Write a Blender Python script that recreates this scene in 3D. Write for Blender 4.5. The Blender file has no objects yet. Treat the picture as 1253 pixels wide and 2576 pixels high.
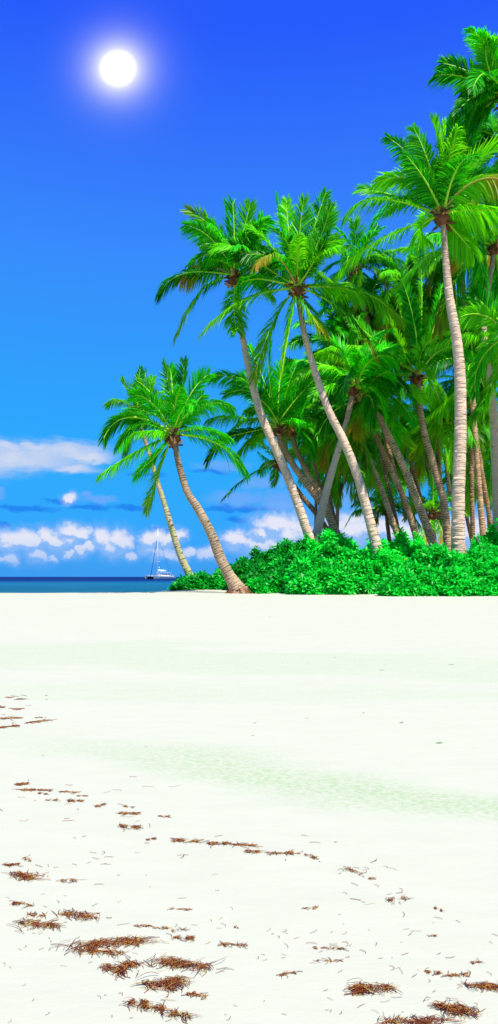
import bpy, math, random
import numpy as np
from mathutils import Vector

random.seed(7)
SC = bpy.context.scene
COL = SC.collection
F, CX, HY, CZ = 1740.0, 626.5, 1451.0, 1.75      # survey scale used to turn sighted bearings into metres
R = math.radians

# ------------------------------------------------------------------ terrain
def ss(t):
    t = np.clip(t, 0, 1); return t*t*(3-2*t)
def terr(x, y):
    x = np.asarray(x, float); y = np.asarray(y, float)
    z = 0.2 + 0.46*ss((y-4)/41)
    land = ss((x+0.118*y+1.2)/3.0)
    crest = np.clip((y-44)/8, 0, 1)*0.16*land
    dune = 1.45*ss((y-46)/8)*ss((x-0.2)/4)
    drop = ss((y-45.5-4.5*ss((x+14)/7))/34)*2.4*(1-land)
    far = ss((y-100)/60)*5
    side = ss((np.abs(x)-120)/60)*4
    z = z + crest + dune - drop - far - side
    z = z + 0.012*np.sin(x*0.9+y*0.35)*np.sin(y*0.6-x*0.2)*ss((y-3)/8)
    return z
def gz(x, y): return float(terr(x, y))
def at(px, py, D):
    return np.array([(px-CX)/F*D, D, CZ+(HY-py)/F*D])
def ground(px, py):
    D = F*1.5/(py-HY)
    for _ in range(12):
        x = (px-CX)/F*D
        D = F*(CZ-gz(x, D))/(py-HY)
    return np.array([(px-CX)/F*D, D, gz((px-CX)/F*D, D)])

# ------------------------------------------------------------------ mesh helpers
def link(o, parent=None):
    COL.objects.link(o)
    if parent is not None: o.parent = parent
    return o
def mesh(name, V, Q, mats, parent=None, mi=None, smooth=True, attr=None, uv=None, tri=False):
    V = np.asarray(V, np.float32).reshape(-1, 3); Q = np.asarray(Q, np.int32)
    k = Q.shape[1]
    me = bpy.data.meshes.new(name)
    me.vertices.add(len(V)); me.vertices.foreach_set('co', V.ravel())
    me.loops.add(Q.size); me.loops.foreach_set('vertex_index', Q.ravel())
    me.polygons.add(len(Q))
    me.polygons.foreach_set('loop_start', np.arange(0, Q.size, k, dtype=np.int32))
    me.polygons.foreach_set('loop_total', np.full(len(Q), k, dtype=np.int32))
    me.polygons.foreach_set('use_smooth', np.full(len(Q), smooth, dtype=bool))
    for m in (mats if isinstance(mats, (list, tuple)) else [mats]): me.materials.append(m)
    if mi is not None: me.polygons.foreach_set('material_index', np.asarray(mi, np.int32))
    if attr is not None:
        a = me.attributes.new('dry', 'FLOAT', 'POINT'); a.data.foreach_set('value', np.asarray(attr, np.float32))
    if uv is not None:
        l = me.uv_layers.new(name='UVMap'); l.data.foreach_set('uv', np.asarray(uv, np.float32)[Q.ravel()].ravel())
    me.update(calc_edges=True); me.validate()
    o = bpy.data.objects.new(name, me)
    return link(o, parent)
def empty(name, loc):
    o = bpy.data.objects.new(name, None); o.location = [float(v) for v in loc]; o.empty_display_size = .3
    return link(o)
def tag(o, label=None, cat=None, group=None, kind=None):
    if label: o['label'] = label
    if cat: o['category'] = cat
    if group: o['group'] = group
    if kind: o['kind'] = kind
    return o
def nrm(a): return a/np.maximum(np.linalg.norm(a, axis=-1, keepdims=True), 1e-9)

class MB:
    """collects quads of one part"""
    def __init__(s): s.V = []; s.Q = []; s.n = 0; s.M = []
    def add(s, V, Q, m=0):
        V = np.asarray(V, float).reshape(-1, 3); Q = np.asarray(Q, int)
        s.V.append(V); s.Q.append(Q+s.n); s.M.append(np.full(len(Q), m)); s.n += len(V)
    def tube(s, P, r, k=6, m=0, caps=True):
        P = np.asarray(P, float); n = len(P); r = np.broadcast_to(np.asarray(r, float), (n,))
        T = nrm(np.gradient(P, axis=0))
        ref = np.array([0, 0, 1.]) if abs(T[:, 2]).mean() < .8 else np.array([1., 0, 0])
        A = nrm(np.cross(T, ref)); B = np.cross(A, T)
        a = np.linspace(0, 2*np.pi, k, endpoint=False)
        V = P[:, None]+r[:, None, None]*(A[:, None]*np.cos(a)[None, :, None]+B[:, None]*np.sin(a)[None, :, None])
        i = np.arange(n-1)[:, None]*k; j = np.arange(k)[None]; j2 = (j+1) % k
        Q = np.stack([i+j, i+j2, i+k+j2, i+k+j], -1).reshape(-1, 4)
        V = V.reshape(-1, 3)
        if caps:
            V = np.vstack([V, P[0], P[-1]]); c0, c1 = n*k, n*k+1
            e = [[c0, (q+1) % k, q, q] for q in range(k)]
            e = []
            for q in range(0, k, 2):
                e.append([c0, (q+2) % k, (q+1) % k, q]); b = (n-1)*k
                e.append([c1, b+q, b+(q+1) % k, b+(q+2) % k])
            Q = np.vstack([Q, e])
        s.add(V, Q, m)
    def box(s, c, h, m=0, yaw=0, taper=1.0):
        cx, cy, cz = c; V = []
        for z, t in ((-1, 1), (1, taper)):
            for x, y in ((-1, -1), (1, -1), (1, 1), (-1, 1)):
                X, Y = x*h[0]*t, y*h[1]*t
                V.append((cx+X*math.cos(yaw)-Y*math.sin(yaw), cy+X*math.sin(yaw)+Y*math.cos(yaw), cz+z*h[2]))
        s.add(V, [[3, 2, 1, 0], [4, 5, 6, 7], [0, 1, 5, 4], [1, 2, 6, 5], [2, 3, 7, 6], [3, 0, 4, 7]], m)
    def build(s, name, mats, parent=None, smooth=True, origin=None):
        V = np.vstack(s.V)
        if origin is not None: V = V-np.asarray(origin)
        return mesh(name, V, np.vstack(s.Q), mats, parent, np.concatenate(s.M), smooth)

# ------------------------------------------------------------------ materials
def newmat(name):
    m = bpy.data.materials.new(name); m.use_nodes = True; m.node_tree.nodes.clear()
    return m, m.node_tree.nodes, m.node_tree.links
def ramp(N, pts, interp='LINEAR'):
    r = N.new('ShaderNodeValToRGB'); r.color_ramp.interpolation = interp
    e = r.color_ramp.elements
    while len(e) < len(pts): e.new(.5)
    for q, (p, c) in zip(e, pts): q.position = p; q.color = (*c, 1)
    return r
def mixc(N, L, a, b, f, mode='MIX'):
    m = N.new('ShaderNodeMix'); m.data_type = 'RGBA'; m.blend_type = mode
    for s, v in ((m.inputs[6], a), (m.inputs[7], b), (m.inputs[0], f)):
        if hasattr(v, 'links') or hasattr(v, 'is_linked'): L.new(v, s)
        else: s.default_value = (*v, 1) if isinstance(v, tuple) else v
    return m.outputs[2]
def math_(N, L, op, a, b=None, c=None, clamp=False):
    m = N.new('ShaderNodeMath'); m.operation = op; m.use_clamp = clamp
    for s, v in zip(m.inputs, (a, b, c)):
        if v is None: continue
        if hasattr(v, 'is_linked'): L.new(v, s)
        else: s.default_value = v
    return m.outputs[0]
def principled(N, L, col, rough=.6, spec=.3):
    p = N.new('ShaderNodeBsdfPrincipled')
    if hasattr(col, 'is_linked'): L.new(col, p.inputs['Base Color'])
    else: p.inputs['Base Color'].default_value = (*col, 1)
    p.inputs['Roughness'].default_value = rough; p.inputs['Specular IOR Level'].default_value = spec
    return p
def noise(N, L, scale, detail=4, vec=None, rough=.5, out=0, dist=0.0):
    n = N.new('ShaderNodeTexNoise'); n.inputs['Scale'].default_value = scale
    n.inputs['Detail'].default_value = detail; n.inputs['Roughness'].default_value = rough
    n.inputs['Distortion'].default_value = dist
    if vec is not None: L.new(vec, n.inputs['Vector'])
    return n.outputs[out]
def mapr(N, L, v, a, b, c=0., d=1., smooth=False):
    m = N.new('ShaderNodeMapRange'); m.inputs[1].default_value = a; m.inputs[2].default_value = b
    m.inputs[3].default_value = c; m.inputs[4].default_value = d
    if smooth: m.interpolation_type = 'SMOOTHSTEP'
    L.new(v, m.inputs[0]); return m.outputs[0]
def plain(name, col, rough=.5, spec=.4, var=.12):
    m, N, L = newmat(name)
    tc = N.new('ShaderNodeTexCoord')
    n = noise(N, L, 3.0, 5, tc.outputs['Object'])
    c = mixc(N, L, tuple(v*(1-var) for v in col), tuple(min(1, v*(1+var)) for v in col), n)
    p = principled(N, L, c, rough, spec)
    o = N.new('ShaderNodeOutputMaterial'); L.new(p.outputs[0], o.inputs[0]); return m

def leaf_mat(name, lo, hi, dryc, rough=.36, trans=.3, spec=.5, tcol=None):
    m, N, L = newmat(name)
    g = N.new('ShaderNodeNewGeometry'); oi = N.new('ShaderNodeObjectInfo')
    f = math_(N, L, 'ADD', math_(N, L, 'MULTIPLY', g.outputs['Random Per Island'], .5),
              math_(N, L, 'MULTIPLY', oi.outputs['Random'], .5))
    r = ramp(N, [(0.12, lo), (0.5, tuple(a_*.62+b_*.38 for a_, b_ in zip(lo, hi))), (0.88, hi)]); L.new(f, r.inputs[0])
    a = N.new('ShaderNodeAttribute'); a.attribute_name = 'dry'
    jit = math_(N, L, 'MULTIPLY', a.outputs['Fac'], math_(N, L, 'ADD', g.outputs['Random Per Island'], .5), clamp=True)
    c = mixc(N, L, r.outputs[0], dryc, jit)
    p = principled(N, L, c, rough, spec)
    t = N.new('ShaderNodeBsdfTranslucent')
    tc = mixc(N, L, c, tcol or tuple(min(1, v*1.6) for v in hi), .5); L.new(tc, t.inputs[0])
    mx = N.new('ShaderNodeMixShader'); mx.inputs[0].default_value = trans
    L.new(p.outputs[0], mx.inputs[1]); L.new(t.outputs[0], mx.inputs[2])
    o = N.new('ShaderNodeOutputMaterial'); L.new(mx.outputs[0], o.inputs[0]); return m

M_LEAF = leaf_mat('palm_leaflet', (.001, .055, .001), (.045, .86, .003), (.50, .24, .012), rough=.38, spec=.16, trans=.42)  # random leaf tone, range stretched to imitate shadowed and sunlit leaflets
M_LEAFB = leaf_mat('palm_leaflet_bright', (.010, .34, .002), (.24, 1.0, .005), (.55, .25, .012), rough=.38, spec=.16, trans=.46)
M_RACH = plain('palm_rachis', (.34, .68, .03), .45, .2)
M_RACHD = plain('palm_rachis_dry', (.42, .34, .06), .55, .3)
M_SHRUB = leaf_mat('shrub_leaf', (.001, .10, .003), (.010, 1.0, .05), (.4, .4, .04), .42, .3, .2)
M_TWIG = plain('shrub_twig', (.10, .08, .03), .8, .1)
M_BOOT = plain('palm_boot', (.20, .075, .035), .85, .1, .5)
M_BOOT2 = plain('palm_boot_light', (.50, .28, .12), .8, .1, .3)
M_FLOWER = plain('palm_flower_stalk', (.60, .36, .07), .7, .2, .3)

def trunk_mat(name, light, dark, moss, mossamt, contrast):
    RINGP = .13 if name == 'trunk_pale' else .19
    m, N, L = newmat(name)
    uv = N.new('ShaderNodeUVMap'); uv.uv_map = 'UVMap'
    tc = N.new('ShaderNodeTexCoord')
    mp = N.new('ShaderNodeMapping'); mp.inputs['Scale'].default_value = (1.2, 1, 1); L.new(uv.outputs[0], mp.inputs[0])
    wf = noise(N, L, 7.0, 3, tc.outputs['Object'])
    big = noise(N, L, 1.1, 4, tc.outputs['Object'])
    wob = noise(N, L, 2.3, 3, tc.outputs['Object'])
    sep = N.new('ShaderNodeSeparateXYZ'); L.new(mp.outputs[0], sep.inputs[0])
    v = math_(N, L, 'ADD', math_(N, L, 'ADD', sep.outputs[1], math_(N, L, 'MULTIPLY', wob, .45)), math_(N, L, 'MULTIPLY', wf, .10))
    ph = math_(N, L, 'FRACT', math_(N, L, 'MULTIPLY', v, 1/RINGP))
    band = mapr(N, L, ph, .55, 1.0, 0, 1, True)
    fine = noise(N, L, 26, 6, tc.outputs['Object'], .7)
    st = N.new('ShaderNodeMapping'); st.inputs['Scale'].default_value = (3.5, 3.5, 16); L.new(tc.outputs['Object'], st.inputs[0])
    streak = noise(N, L, 2.0, 5, st.outputs[0], .6)
    f = math_(N, L, 'ADD', math_(N, L, 'MULTIPLY', band, contrast), math_(N, L, 'MULTIPLY', mapr(N, L, streak, .35, .7), .55*contrast+.25))
    f = math_(N, L, 'MULTIPLY', f, mapr(N, L, big, .32, .62, .30, 1.25), clamp=True)
    c = mixc(N, L, light, dark, f)
    c = mixc(N, L, c, moss, math_(N, L, 'MULTIPLY', mapr(N, L, wob, .42, .65), mossamt))
    c = mixc(N, L, c, tuple(.5*(p_*.55+q_) for p_, q_ in zip(light, dark)), mapr(N, L, sep.outputs[1], 1.2, 4.5, .75, 0, True))
    c = mixc(N, L, c, tuple(v_*.35 for v_ in dark), mapr(N, L, fine, .6, .8, 0, .6))
    p = principled(N, L, c, .85, .15)
    b = N.new('ShaderNodeBump'); b.inputs['Strength'].default_value = .6; b.inputs['Distance'].default_value = .03
    L.new(math_(N, L, 'ADD', fine, math_(N, L, 'MULTIPLY', band, -.6)), b.inputs['Height']); L.new(b.outputs[0], p.inputs['Normal'])
    o = N.new('ShaderNodeOutputMaterial'); L.new(p.outputs[0], o.inputs[0]); return m
M_PALE = trunk_mat('trunk_pale', (.74, .52, .36), (.27, .16, .105), (.45, .48, .26), .25, .26)
M_MOSSY = trunk_mat('trunk_mossy', (.60, .45, .25), (.25, .15, .09), (.34, .44, .16), .7, .5)
M_BROWN = trunk_mat('trunk_brown', (.78, .49, .26), (.11, .042, .024), (.36, .32, .14), .25, .80)
M_TAN = trunk_mat('trunk_tan', (.52, .37, .22), (.11, .055, .035), (.3, .26, .12), .2, .6)
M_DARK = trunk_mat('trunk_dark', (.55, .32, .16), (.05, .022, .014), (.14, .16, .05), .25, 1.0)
M_ROOT = trunk_mat('root_mass', (.62, .42, .26), (.16, .06, .03), (.3, .2, .1), .2, .5)

# ------------------------------------------------------------------ palms
def frond(P0, Pm, P2, rng, parent, Lmax=1.1, n=132, twist=0., droop=.5, dry=0., mat=None, bright=False):
    C = 2*Pm-(P0+P2)/2
    t = np.linspace(0, 1, 24)[:, None]
    P = (1-t)**2*P0+2*t*(1-t)*C+t**2*P2
    h = (P2-P0).copy(); h[2] = 0
    if np.linalg.norm(h) < .3: h = np.array([math.cos(twist*9), math.sin(twist*9), 0])
    h = h/np.linalg.norm(h); S0 = np.cross(h, [0, 0, 1.])
    def frame(tt):
        tt = tt[:, None]
        p = (1-tt)**2*P0+2*tt*(1-tt)*C+tt**2*P2
        T = nrm(2*(1-tt)*(C-P0)+2*tt*(P2-C)); S = nrm(S0-T*(T@S0)[:, None]); U = np.cross(S, T)
        tw = twist*(.4+tt); S, U = S*np.cos(tw)+U*np.sin(tw), U*np.cos(tw)-S*np.sin(tw)
        return p, T, S, U
    length = np.linalg.norm(np.diff(P, axis=0), axis=1).sum()
    V = []; Q = []; dr = []; nv = 0; MI = []
    # leaflets
    m = n*2
    tt = np.linspace(.13, 1, n); tt = np.repeat(tt, 2)+rng.normal(0, .004, m); tt = np.clip(tt, .1, 1)
    keep = rng.random(m) > .05
    sg = np.tile([1., -1.], n)
    p, T, S, U = frame(tt)
    L = Lmax*np.minimum(1, (tt-.08)/.2*.55+.45)*(1-.58*np.clip((tt-.6)/.4, 0, 1)**1.8)*rng.uniform(.82, 1.08, m)
    lump = np.sin(tt*23+rng.uniform(0, 6))*.06+np.sin(tt*61+rng.uniform(0, 6))*.04
    gap = (np.sin(tt*rng.uniform(30, 60)+rng.uniform(0, 6)) < -.93); keep &= ~gap
    a = (1.05-.62*np.clip(tt, 0, 1)**1.3)+rng.normal(0, .055, m)+lump
    v = rng.normal(.30, .11, m)+lump
    d = nrm(np.cos(a)[:, None]*T+np.sin(a)[:, None]*(S*(sg*np.cos(v))[:, None]+U*np.sin(v)[:, None]))
    g = np.clip(rng.normal(droop, .08, m), .05, 1.3)
    w = nrm(T-d*(T*d).sum(1)[:, None]); w2 = np.cross(d, w)
    ra = rng.normal(.3, .42, m)*sg; w = w*np.cos(ra)[:, None]+w2*np.sin(ra)[:, None]
    sk = np.array([0, .3, .62, 1.]); wk = np.array([.55, 1, .8, .06])*.0265*(Lmax/1.1)
    off = np.array([0, 0, -1.])
    rows = []
    for s_, w_ in zip(sk, wk):
        q = p+d*(L*s_*(1-.25*g*s_))[:, None]+off*(L*g*s_**2*.85)[:, None]
        rows += [q-w*w_, q+w*w_]
    W = np.stack(rows, 1)[keep]; mm = len(W)
    V.append(W.reshape(-1, 3)); b = np.arange(mm)[:, None, None]*8
    Q.append((b+np.array([[0, 1, 3, 2], [2, 3, 5, 4], [4, 5, 7, 6]])[None]).reshape(-1, 4))
    dv = np.clip((tt[keep]-.45)/.5, 0, 1)[:, None]*dry+np.array([0, 0, 0, 0, .05, .05, .3, .3])[None]*(.12+dry)
    dr.append(dv.ravel()); MI.append(np.zeros(mm*3)); nv = mm*8
    # rachis
    tr = np.linspace(0, 1, 14); p, T, S, U = frame(tr)
    rr = (.066*(1-tr)**1.1+.016)*(1+1.1*np.exp(-tr*22))
    k = 5; an = np.linspace(0, 2*np.pi, k, endpoint=False)
    RV = p[:, None]+rr[:, None, None]*(S[:, None]*np.cos(an)[None, :, None]*1.2+U[:, None]*np.sin(an)[None, :, None])
    i = np.arange(13)[:, None]*k; j = np.arange(k)[None]
    Q.append(nv+np.stack([i+j, i+(j+1) % k, i+k+(j+1) % k, i+k+j], -1).reshape(-1, 4))
    V.append(RV.reshape(-1, 3)); dr.append(np.zeros(14*k)); MI.append(np.ones(13*k))
    V = np.vstack(V)-np.array(parent.location)
    return mesh('frond', V, np.vstack(Q), [mat or (M_LEAFB if bright else M_LEAF), M_RACH if dry < .7 else M_RACHD], parent,
                np.concatenate(MI), True, np.concatenate(dr))

def catmull(P, step):
    P = np.asarray(P, float); out = []
    E = np.vstack([2*P[0]-P[1], P, 2*P[-1]-P[-2]])
    for i in range(1, len(E)-2):
        n = max(2, int(np.linalg.norm(E[i+1][:3]-E[i][:3])/step))
        t = np.linspace(0, 1, n, endpoint=False)[:, None]
        a, b, c, d = E[i-1], E[i], E[i+1], E[i+2]
        out.append(.5*((2*b)+(-a+c)*t+(2*a-5*b+4*c-d)*t**2+(-a+3*b-3*c+d)*t**3))
    out.append(P[-1:]); return np.vstack(out)

def trunk(pts, D, mat, rng, ring=.15, ext=True, D2=None, flare=1.35):
    """pts: (px, py, width) top to bottom; returns world base, and a builder"""
    D2 = D2 or D
    K = []
    for i, (px, py, w) in enumerate(pts):
        d = D+(D2-D)*i/(len(pts)-1)
        K.append(np.append(at(px, py, d), w/F*d/2))
    K = np.array(K)
    if ext:
        d = K[-1][:3]-K[-2][:3]; d = d/abs(d[2]); last = K[-1].copy()
        while True:
            zz = gz(last[0], last[1])
            if last[2] <= zz-.1: break
            st = min(.9, max(.12, last[2]-zz+.12))
            d[0] *= .96; last = last.copy(); last[:3] += d*st; last[3] *= 1.05
            K = np.vstack([K, last])
        K[-1, 3] *= flare*.93
    return K
def build_trunk(K, mat, root, rng, ring=.15, name='trunk'):
    C = catmull(K, .03); P = C[:, :3]; seg = np.r_[0, np.cumsum(np.linalg.norm(np.diff(P, axis=0), axis=1))]
    tot = seg[-1]; nr = int(tot/ring)
    vv = np.sort(np.concatenate([np.arange(nr)*ring+.0, np.arange(nr)*ring+ring*.45, np.arange(nr)*ring+ring*.9]))
    rs = np.tile([.99, 1.0, 1.012] if mat is M_PALE or name == 'pale' else [.985, 1.0, 1.02], nr)*(1+np.repeat(rng.normal(0, .014, nr), 3))
    X = np.stack([np.interp(vv, seg, P[:, i]) for i in range(3)], 1); rad = np.interp(vv, seg, C[:, 3])*rs
    T = nrm(np.gradient(X, axis=0)); k = 14
    A = nrm(np.cross(T, [0, 1., 0])); B = np.cross(A, T)
    a = np.linspace(0, 2*np.pi, k+1)
    jit = 1+rng.normal(0, .018, (len(X), k+1)); jit[:, -1] = jit[:, 0]
    sk = rng.normal(0, .02, (len(X),))[:, None]*np.cos(a)[None]
    V = X[:, None]+(rad[:, None]*jit)[:, :, None]*(A[:, None]*np.cos(a)[None, :, None]+B[:, None]*np.sin(a)[None, :, None])+T[:, None]*sk[:, :, None]
    uv = np.stack(np.broadcast_arrays((a/(2*np.pi))[None], vv[:, None]), -1).reshape(-1, 2)
    i = np.arange(len(X)-1)[:, None]*(k+1); j = np.arange(k)[None]
    Q = np.stack([i+j, i+j+1, i+k+2+j, i+k+1+j], -1).reshape(-1, 4)
    return mesh(name, V.reshape(-1, 3)-np.array(root.location), Q, mat, root, None, True, None, uv)

def heart(c, r, root, rng, updir):
    """brown husk of old leaf bases below the fronds"""
    b = MB(); u = nrm(updir)
    s = nrm(np.cross(u, [0, 1., 0])); w = np.cross(s, u)
    ts = np.linspace(-.75, .75, 9)
    b.tube([c+u*t*r*2.0 for t in ts], r*np.array([.85, 1.1, 1.45, 1.75, 1.85, 1.7, 1.4, 1.0, .5]), 10)
    for i in range(30):
        a = i*2.4+rng.normal(0, .2); lv = rng.uniform(-.9, 1.3)
        o = s*math.cos(a)+w*math.sin(a); st = c+u*lv*r*1.5+o*r*1.2
        ln = r*rng.uniform(1.0, 2.3); el = rng.uniform(-.5, 1.3)
        e = st+o*ln*math.cos(el)+u*ln*math.sin(el)
        mid = (st+e)/2+u*r*.15; wd = r*rng.uniform(.25, .5)
        tn = np.cross(o, u)
        b.add([st-tn*wd, st+tn*wd, mid+tn*wd*.8+o*.03, mid-tn*wd*.8+o*.03, e+tn*wd*.35, e-tn*wd*.35,
               st-tn*wd-u*.08, st+tn*wd-u*.08, e+tn*wd*.3-u*.05, e-tn*wd*.3-u*.05],
              [[0, 1, 2, 3], [3, 2, 4, 5], [7, 6, 9, 8], [1, 7, 8, 4], [6, 0, 5, 9]], 1 if rng.random() < .25 else 0)
    b.build('leaf_bases', [M_BOOT, M_BOOT2], root, True, root.location)
    b = MB()
    for i in range(7):
        a = rng.uniform(0, 6.28); o = s*math.cos(a)+w*math.sin(a)
        st = c+u*r*1.4+o*r*.5; ln = r*rng.uniform(2.0, 3.6)
        tt = np.linspace(0, 1, 5)[:, None]
        b.tube(st+(o*.8+u*.8)*ln*tt-np.array([0, 0, 1])*ln*.7*tt**2, r*.16*(1-tt[:, 0]*.5), 4)
    b.build('flower_stalk', M_FLOWER, root, True, root.location)

PALMS = 0
def palm(label, pts, D, crown, tips, mat=M_BROWN, fill=8, size=5.0, seed=1, Lm=1.6, D2=None, dry=0., bright=.3,
         group='palm trees on the dune', root_ball=False, ring=.15, up=.5, n=132, emin=-50, emax=82):
    rng = np.random.default_rng(seed)
    K = trunk(pts, D, mat, rng, D2=D2, ext=not root_ball)
    base = K[-1][:3].copy()
    root = empty('palm_tree', base)
    tag(root, label, 'palm tree', group)
    c = at(crown[0], crown[1], D)
    K = np.vstack([np.append(c-np.array([0, 0, .05]), K[0][3]*.95), K])
    build_trunk(K, mat, root, rng, ring)
    r = max(.15, K[1][3])
    ud = (c-K[2][:3]); heart(c, max(r*1.08, .27), root, rng, ud)
    cc = c+nrm(ud)*r*1.5
    for tp in tips:
        mx, my, tx, ty = tp[:4]; o = tp[4] if len(tp) > 4 else {}
        dy = o.get('dy', rng.uniform(-2.0, 1.6)); upr = ty < crown[1]-60
        tw = o.get('tw', rng.choice([-1, 1])*rng.uniform(.45, 1.25) if upr else rng.normal(0, .45))
        Pm = at(mx, my, D+dy*.45); P2 = at(tx, ty, D+dy)
        frond(cc+rng.normal(0, r*.35, 3), Pm, P2, rng, root, Lm*rng.uniform(.92, 1.08), n, tw, o.get('dr', rng.uniform(.12, .4) if upr else rng.uniform(.42, .9)),
              o.get('dry', dry), bright=rng.random() < o.get('b', bright))
    for i in range(fill):
        az = i*2.39996+rng.normal(0, .25)+seed; f = (i+.5)/fill
        e = R(emax-(emax-emin)*f**.8+rng.normal(0, 6)); ln = size*rng.uniform(.85, 1.1)
        h = np.array([math.cos(az), math.sin(az), 0])
        Pm = cc+ln*.52*(h*math.cos(e)+np.array([0, 0, math.sin(e)]))
        e2 = e-R(rng.uniform(26, 60)); P2 = Pm+ln*.5*(h*math.cos(e2)+np.array([0, 0, math.sin(e2)]))
        frond(cc+rng.normal(0, r*.35, 3), Pm, P2, rng, root, Lm*rng.uniform(.9, 1.05), n, rng.normal(0, .65), rng.uniform(.3, .8),
              (dry*(f > .6) if not (f > .72 and rng.random() < .28) else .95), bright=rng.random() < bright)
    return root, K

def c1(*p):   # crop scales used while sighting the crowns
    return [(217.5+a*.4167, 870.1+b*.4167, 217.5+c*.4167, 870.1+d*.4167, *(r or [])) for a, b, c, d, *r in p]
def c2(*p): return [(382.9+a*.4167, 435.1+b*.4167, 382.9+c*.4167, 435.1+d*.4167, *(r or [])) for a, b, c, d, *r in p]
def c3(*p): return [(783+a*.375, 69.6+b*.375, 783+c*.375, 69.6+d*.375, *(r or [])) for a, b, c, d, *r in p]
def c8(*p): return [(522.1+a*.3472, 783.2+b*.3472, 522.1+c*.3472, 783.2+d*.3472, *(r or [])) for a, b, c, d, *r in p]

# --- the lone leaning palm on the open sand
rootA, KA = palm('leaning palm rooted on bare sand at the bush edge with its roots exposed',
     [(441, 1120, 14), (449, 1165, 15), (470, 1235, 18), (498, 1280, 21), (530, 1340, 23), (553, 1400, 26), (572, 1440, 28), (589, 1468, 36), (600, 1488, 48)],
     45, (437, 1106),
     c1((260, 430, 105, 560), (300, 640, 85, 775, {'dr': .8, 'tw': 0}), (330, 470, 180, 605), (440, 760, 362, 1000, {'dr': .25, 'tw': 1.2, 'b': 1, 'dry': .25}),
        (430, 650, 300, 772), (505, 290, 462, 105), (520, 280, 505, 130), (575, 300, 590, 92), (625, 300, 735, 175, {'b': 0}), (710, 360, 885, 375, {'dr': .8, 'b': 0}),
        (790, 590, 965, 775, {'dr': .6, 'tw': .5, 'b': 0}), (690, 500, 870, 560, {'b': 0}), (420, 330, 310, 215), (400, 350, 290, 300), (600, 420, 700, 300), (430, 520, 300, 520)),
     M_TAN, fill=4, seed=11, Lm=1.36, root_ball=True, D2=45, bright=.35, size=4.2, emin=35)
palm('slender palm farthest left, leaning towards the sea behind the lone one',
     [(358, 1085, 9), (378, 1150, 10), (396, 1212, 12), (415, 1272, 13), (435, 1340, 15), (455, 1400, 17), (474, 1440, 19)],
     52, (350, 1046),
     c1((220, 335, 122, 355), (275, 310, 215, 200), (310, 280, 325, 138), (195, 440, 110, 555), (265, 500, 190, 605), (270, 540, 235, 640), (360, 300, 400, 190),
        (430, 350, 500, 320), (420, 480, 480, 540), (340, 260, 360, 150)),
     M_MOSSY, fill=2, seed=12, Lm=1.15, size=3.9, D2=52, emin=0)
# --- three tall ones in front
palm('tall slim palm with bare curved trunk, left of the two high crowns',
     [(597, 740, 12), (603, 800, 13), (613, 862, 15), (631, 950, 18), (656, 1040, 20), (690, 1120, 21), (720, 1190, 22), (750, 1270, 22), (778, 1352, 24)],
     51, (590, 706),
     c2((200, 605, 42, 735, {'dr': .7, 'tw': 0}), (300, 710, 138, 1005, {'dr': .75, 'tw': .2, 'dry': .2}), (400, 380, 215, 225, {'dry': .25}), (370, 410, 205, 315), (470, 380, 435, 175), (495, 360, 485, 178),
        (545, 380, 590, 190), (585, 440, 668, 268), (495, 830, 508, 955, {'dr': .2}), (610, 560, 740, 560), (600, 640, 720, 740), (400, 520, 290, 420), (420, 480, 320, 330), (440, 540, 330, 520)),
     M_PALE, fill=10, seed=13, Lm=1.6, D2=50, bright=.2, size=4.6, emin=28)
palm('tall palm with smooth bent trunk, right of the two high crowns',
     [(753, 765, 13), (766, 840, 15), (791, 930, 17), (826, 1030, 19), (865, 1110, 21), (900, 1200, 23), (925, 1290, 24), (943, 1358, 26)],
     48, (748, 733),
     c2((620, 470, 370, 455, {'b': 1}), (640, 540, 480, 440), (720, 450, 585, 325, {'b': 1}), (800, 420, 745, 150), (830, 400, 808, 160, {'b': 1}), (885, 420, 915, 155),
        (960, 390, 1048, 118), (1000, 430, 1075, 200), (985, 520, 1065, 360), (1100, 690, 1253, 730), (560, 765, 302, 962, {'dr': .6, 'tw': .2, 'dry': .2}),
        (720, 930, 615, 1245, {'b': 1, 'dry': .35, 'tw': 1.0, 'dr': .3}), (835, 900, 785, 1180, {'b': 1, 'dry': .3, 'tw': -1.0}), (950, 840, 1032, 965, {'b': 1, 'dry': .7}), (640, 640, 520, 690))
     + [(895, 727, 1010, 806, {'b': 1, 'dr': .8, 'tw': .2, 'dry': .2}), (865, 785, 944, 893, {'dry': .45, 'dr': .6}), (800, 640, 850, 600), (795, 600, 830, 520)],
     M_PALE, fill=10, seed=14, Lm=1.6, D2=47, bright=.35, size=4.8, emin=28)
palm('tallest palm with thick pale trunk in front of the right-hand grove',
     [(1117, 585, 14), (1121, 650, 17), (1131, 750, 21), (1148, 850, 25), (1157, 950, 28), (1158, 1100, 30), (1153, 1250, 32), (1152, 1375, 34)],
     43.5, (1112, 552),
     c3((450, 1148, 232, 1270, {'b': 1, 'dr': .8, 'tw': .1}), (740, 950, 505, 730, {'b': 0}), (800, 950, 690, 680), (868, 930, 820, 615, {'b': 1}), (885, 920, 895, 640, {'b': 1}), (915, 900, 960, 598, {'b': 0}),
        (1050, 960, 1300, 790, {'b': 1, 'tw': 0}), (1060, 1222, 1330, 1230, {'b': 1, 'dr': .9}), (745, 1330, 790, 1425, {'dr': .3}), (560, 1130, 330, 1085, {'b': 1}), (1000, 1100, 1200, 1050), (980, 1380, 1080, 1500), (780, 1050, 640, 860),
        (430, 1440, 185, 1640, {'b': 1, 'dr': .85, 'tw': .2}), (960, 1000, 1080, 700)),
     M_PALE, fill=10, seed=15, Lm=1.65, bright=.5, size=4.8, emin=25, ring=.12)
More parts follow.
